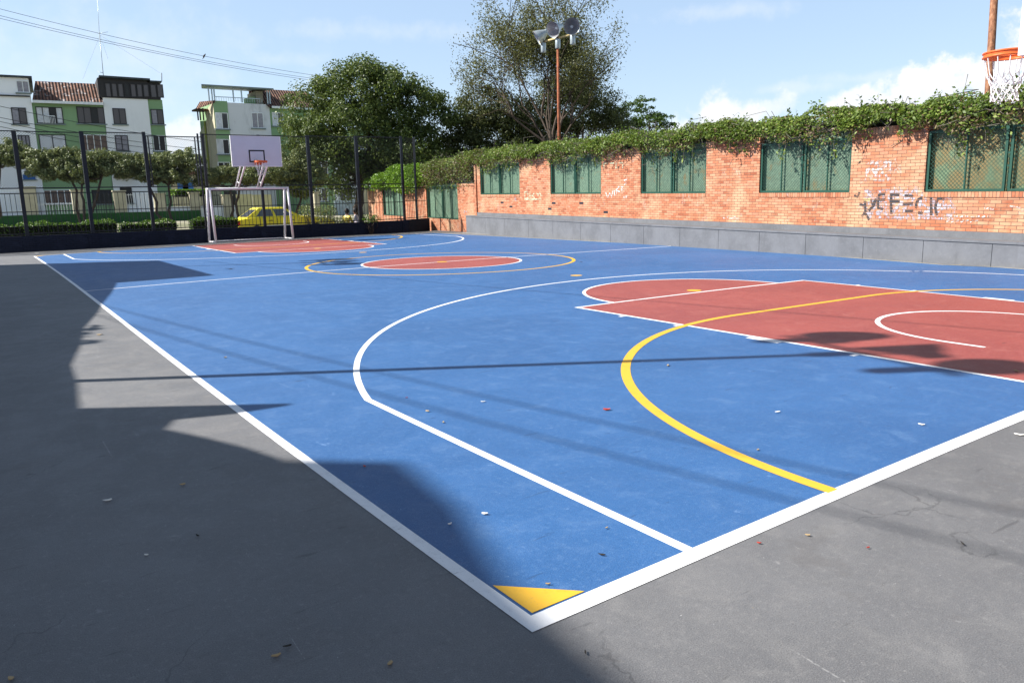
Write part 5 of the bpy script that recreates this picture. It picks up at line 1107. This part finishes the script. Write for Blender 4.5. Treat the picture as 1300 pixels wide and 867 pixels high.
s.poly([(x, y, hS) for x, y in Q]); s.poly([(x, y, hS-.25) for x, y in Q][::-1]); wparent(s.build('roof', DROOF), lowb)
wparent(MB().box(-13, -5.5, 6, 16, -.1, 3.74).build('wall', OFFW), lowb)
sb_ = empty('added_sky_blocker', (4, -22, 0), label='dull rendered volume added behind the viewer to block sky light', cat='building')
wparent(MB().box(-16, 22, -30, -11, -.1, 11).build('wall', OFFW), sb_); wparent(MB().box(-16.4, 22.4, -30.4, -10.6, 11.003, 11.3).build('roof', DROOF), sb_)  # unseen volume, added only to cut sky fill in the shaded ground
for k in range(8): wparent(MB().box(-13+k*4.4, -10.6+k*4.4, -10.997, -10.96, 4.5, 6.5).build('window', GLASS), sb_)

# ------------------------------------------------------------------ litter on the court
LITM = {'dry_leaf': ('leaf', simple('dry_leaf', (.42, .30, .16), .8)), 'paper_scrap': ('litter', simple('paper', (.8, .78, .74), .8)), 'red_husk': ('litter', simple('red_husk', (.45, .05, .03), .6)), 'twig': ('twig', simple('dark_twig', (.03, .025, .02), .8))}
LITG = {'dry_leaf': 'dry leaves scattered on the court', 'paper_scrap': 'white scraps scattered on the court', 'red_husk': 'red husks scattered on the court', 'twig': 'dark twigs scattered on the court'}
def bit(kind, u, v, size, label):
    p = gz(u, v, .005); r = random.Random(int(u*7+v*13)); s = MB(); n = 7; a0 = r.random()*6.28; sx, sy = size, size*(.22 if kind == 'twig' else r.uniform(.35, .6)); top, bot_ = [], []
    for k in range(n):
        a = 2*math.pi*k/n; rr = r.uniform(.75, 1.1); x, y = sx*rr*math.cos(a), sy*rr*math.sin(a); z = abs(math.cos(a))*size*r.uniform(.1, .3); X_, Y_ = x*math.cos(a0)-y*math.sin(a0), x*math.sin(a0)+y*math.cos(a0); top.append((X_, Y_, z+.003)); bot_.append((X_, Y_, z))
    s.poly(top); s.poly(bot_[::-1])
    for k in range(n): j = (k+1) % n; s.poly([bot_[k], bot_[j], top[j], top[k]])
    cat, m = LITM[kind]; o = s.build(kind, m); o.location = (p[0], p[1], .0048); tag(o, label, cat, LITG[kind])
for a in (
 ('paper_scrap', 137, 635, .022, 'white scrap on the shaded grey ground, furthest left of the scraps below the sideline'),
 ('dry_leaf', 232, 615, .018, 'pale leaf in the shade, just above and right of the leftmost white scrap'),
 ('twig', 251, 680, .018, 'dark twig in the middle of the shaded grey ground'),
 ('twig', 365, 820, .016, 'dark twig near the bottom edge, left of two pale leaves'),
 ('dry_leaf', 350, 832, .018, 'curled leaf beside the dark twig near the bottom edge'),
 ('dry_leaf', 495, 842, .014, 'dry leaf nearest the bottom edge, below the sideline corner'),
 ('dry_leaf', 14, 861, .015, 'dry leaf in the bottom left corner of the picture'),
 ('paper_scrap', 186, 704, .01, 'tiny pale scrap left of the dark twig in the shade'),
 ('red_husk', 463, 592, .016, 'red husk at the top edge of the near shadow, just inside the sideline'),
 ('red_husk', 516, 505, .012, 'red husk on blue paint just inside the bend of the three point line'),
 ('paper_scrap', 613, 510, .018, 'white scrap on blue paint right of the red husk inside the three point arc'),
 ('dry_leaf', 543, 522, .018, 'dry leaf below and right of the bend of the three point line'),
 ('dry_leaf', 563, 536, .013, 'smaller dry leaf below the one by the three point bend'),
 ('paper_scrap', 571, 665, .014, 'white scrap inside the shadow on blue paint near the corner'),
 ('paper_scrap', 615, 652, .018, 'white scrap at the shadow edge between the sideline and the three point line'),
 ('red_husk', 770, 520, .030, 'largest pink red scrap, on blue paint left of the yellow arc'),
 ('dry_leaf', 848, 464, .025, 'dry leaf just inside the yellow arc where the pole shadow crosses'),
 ('paper_scrap', 987, 523, .020, 'white scrap on blue paint in the middle of the yellow arc'),
 ('paper_scrap', 1170, 539, .022, 'white scrap on blue paint close above the right part of the baseline'),
 ('dry_leaf', 962, 571, .012, 'dry leaf just above the yellow arc near the baseline'),
 ('paper_scrap', 1294, 552, .028, 'white scrap on grey ground at the right edge below the baseline'),
 ('twig', 764, 704, .016, 'dark twig on blue paint above the yellow corner triangle'),
 ('dry_leaf', 696, 741, .012, 'small leaf touching the upper side of the yellow corner triangle'),
 ('dry_leaf', 770, 670, .010, 'small leaf on blue paint just left of the straight three point line'),
 ('red_husk', 964, 689, .010, 'red husk on sunlit grey ground just below the baseline'),
 ('dry_leaf', 1025, 679, .012, 'dry leaf on sunlit grey ground below the end of the yellow arc'),
 ('red_husk', 1102, 695, .010, 'red husk on sunlit grey ground further from the baseline'),
 ('twig', 1222, 690, .016, 'dark twig on sunlit grey ground at the right'),
 ('twig', 743, 828, .014, 'dark twig at the shadow edge below the white corner'),
 ('dry_leaf', 286, 454, .028, 'dry leaf on blue paint above the long pole shadow near the left sideline'),
 ('dry_leaf', 127, 425, .045, 'dry leaf on the sunlit grey patch left of the sideline'),
 ('twig', 292, 342, .11, 'long dark twig on blue paint right of the tip of the far shadow'),
 ('dry_leaf', 1290, 471, .028, 'dry leaf on the red key at the right edge'),
 ('paper_scrap', 1228, 331, .05, 'crumpled white scrap at the foot of the grey bench on the right'),
 ('dry_leaf', 1218, 330, .05, 'orange leaf beside the crumpled scrap at the foot of the bench'),
 ('paper_scrap', 47, 322, .08, 'white scrap at the foot of the navy wall at the left'),
 ('twig', 738, 333, .06, 'small dark twig right of the yellow circle'),
 ('dry_leaf', 866, 310, .05, 'yellow leaf at the foot of the bench near the half line'),
): bit(*a)
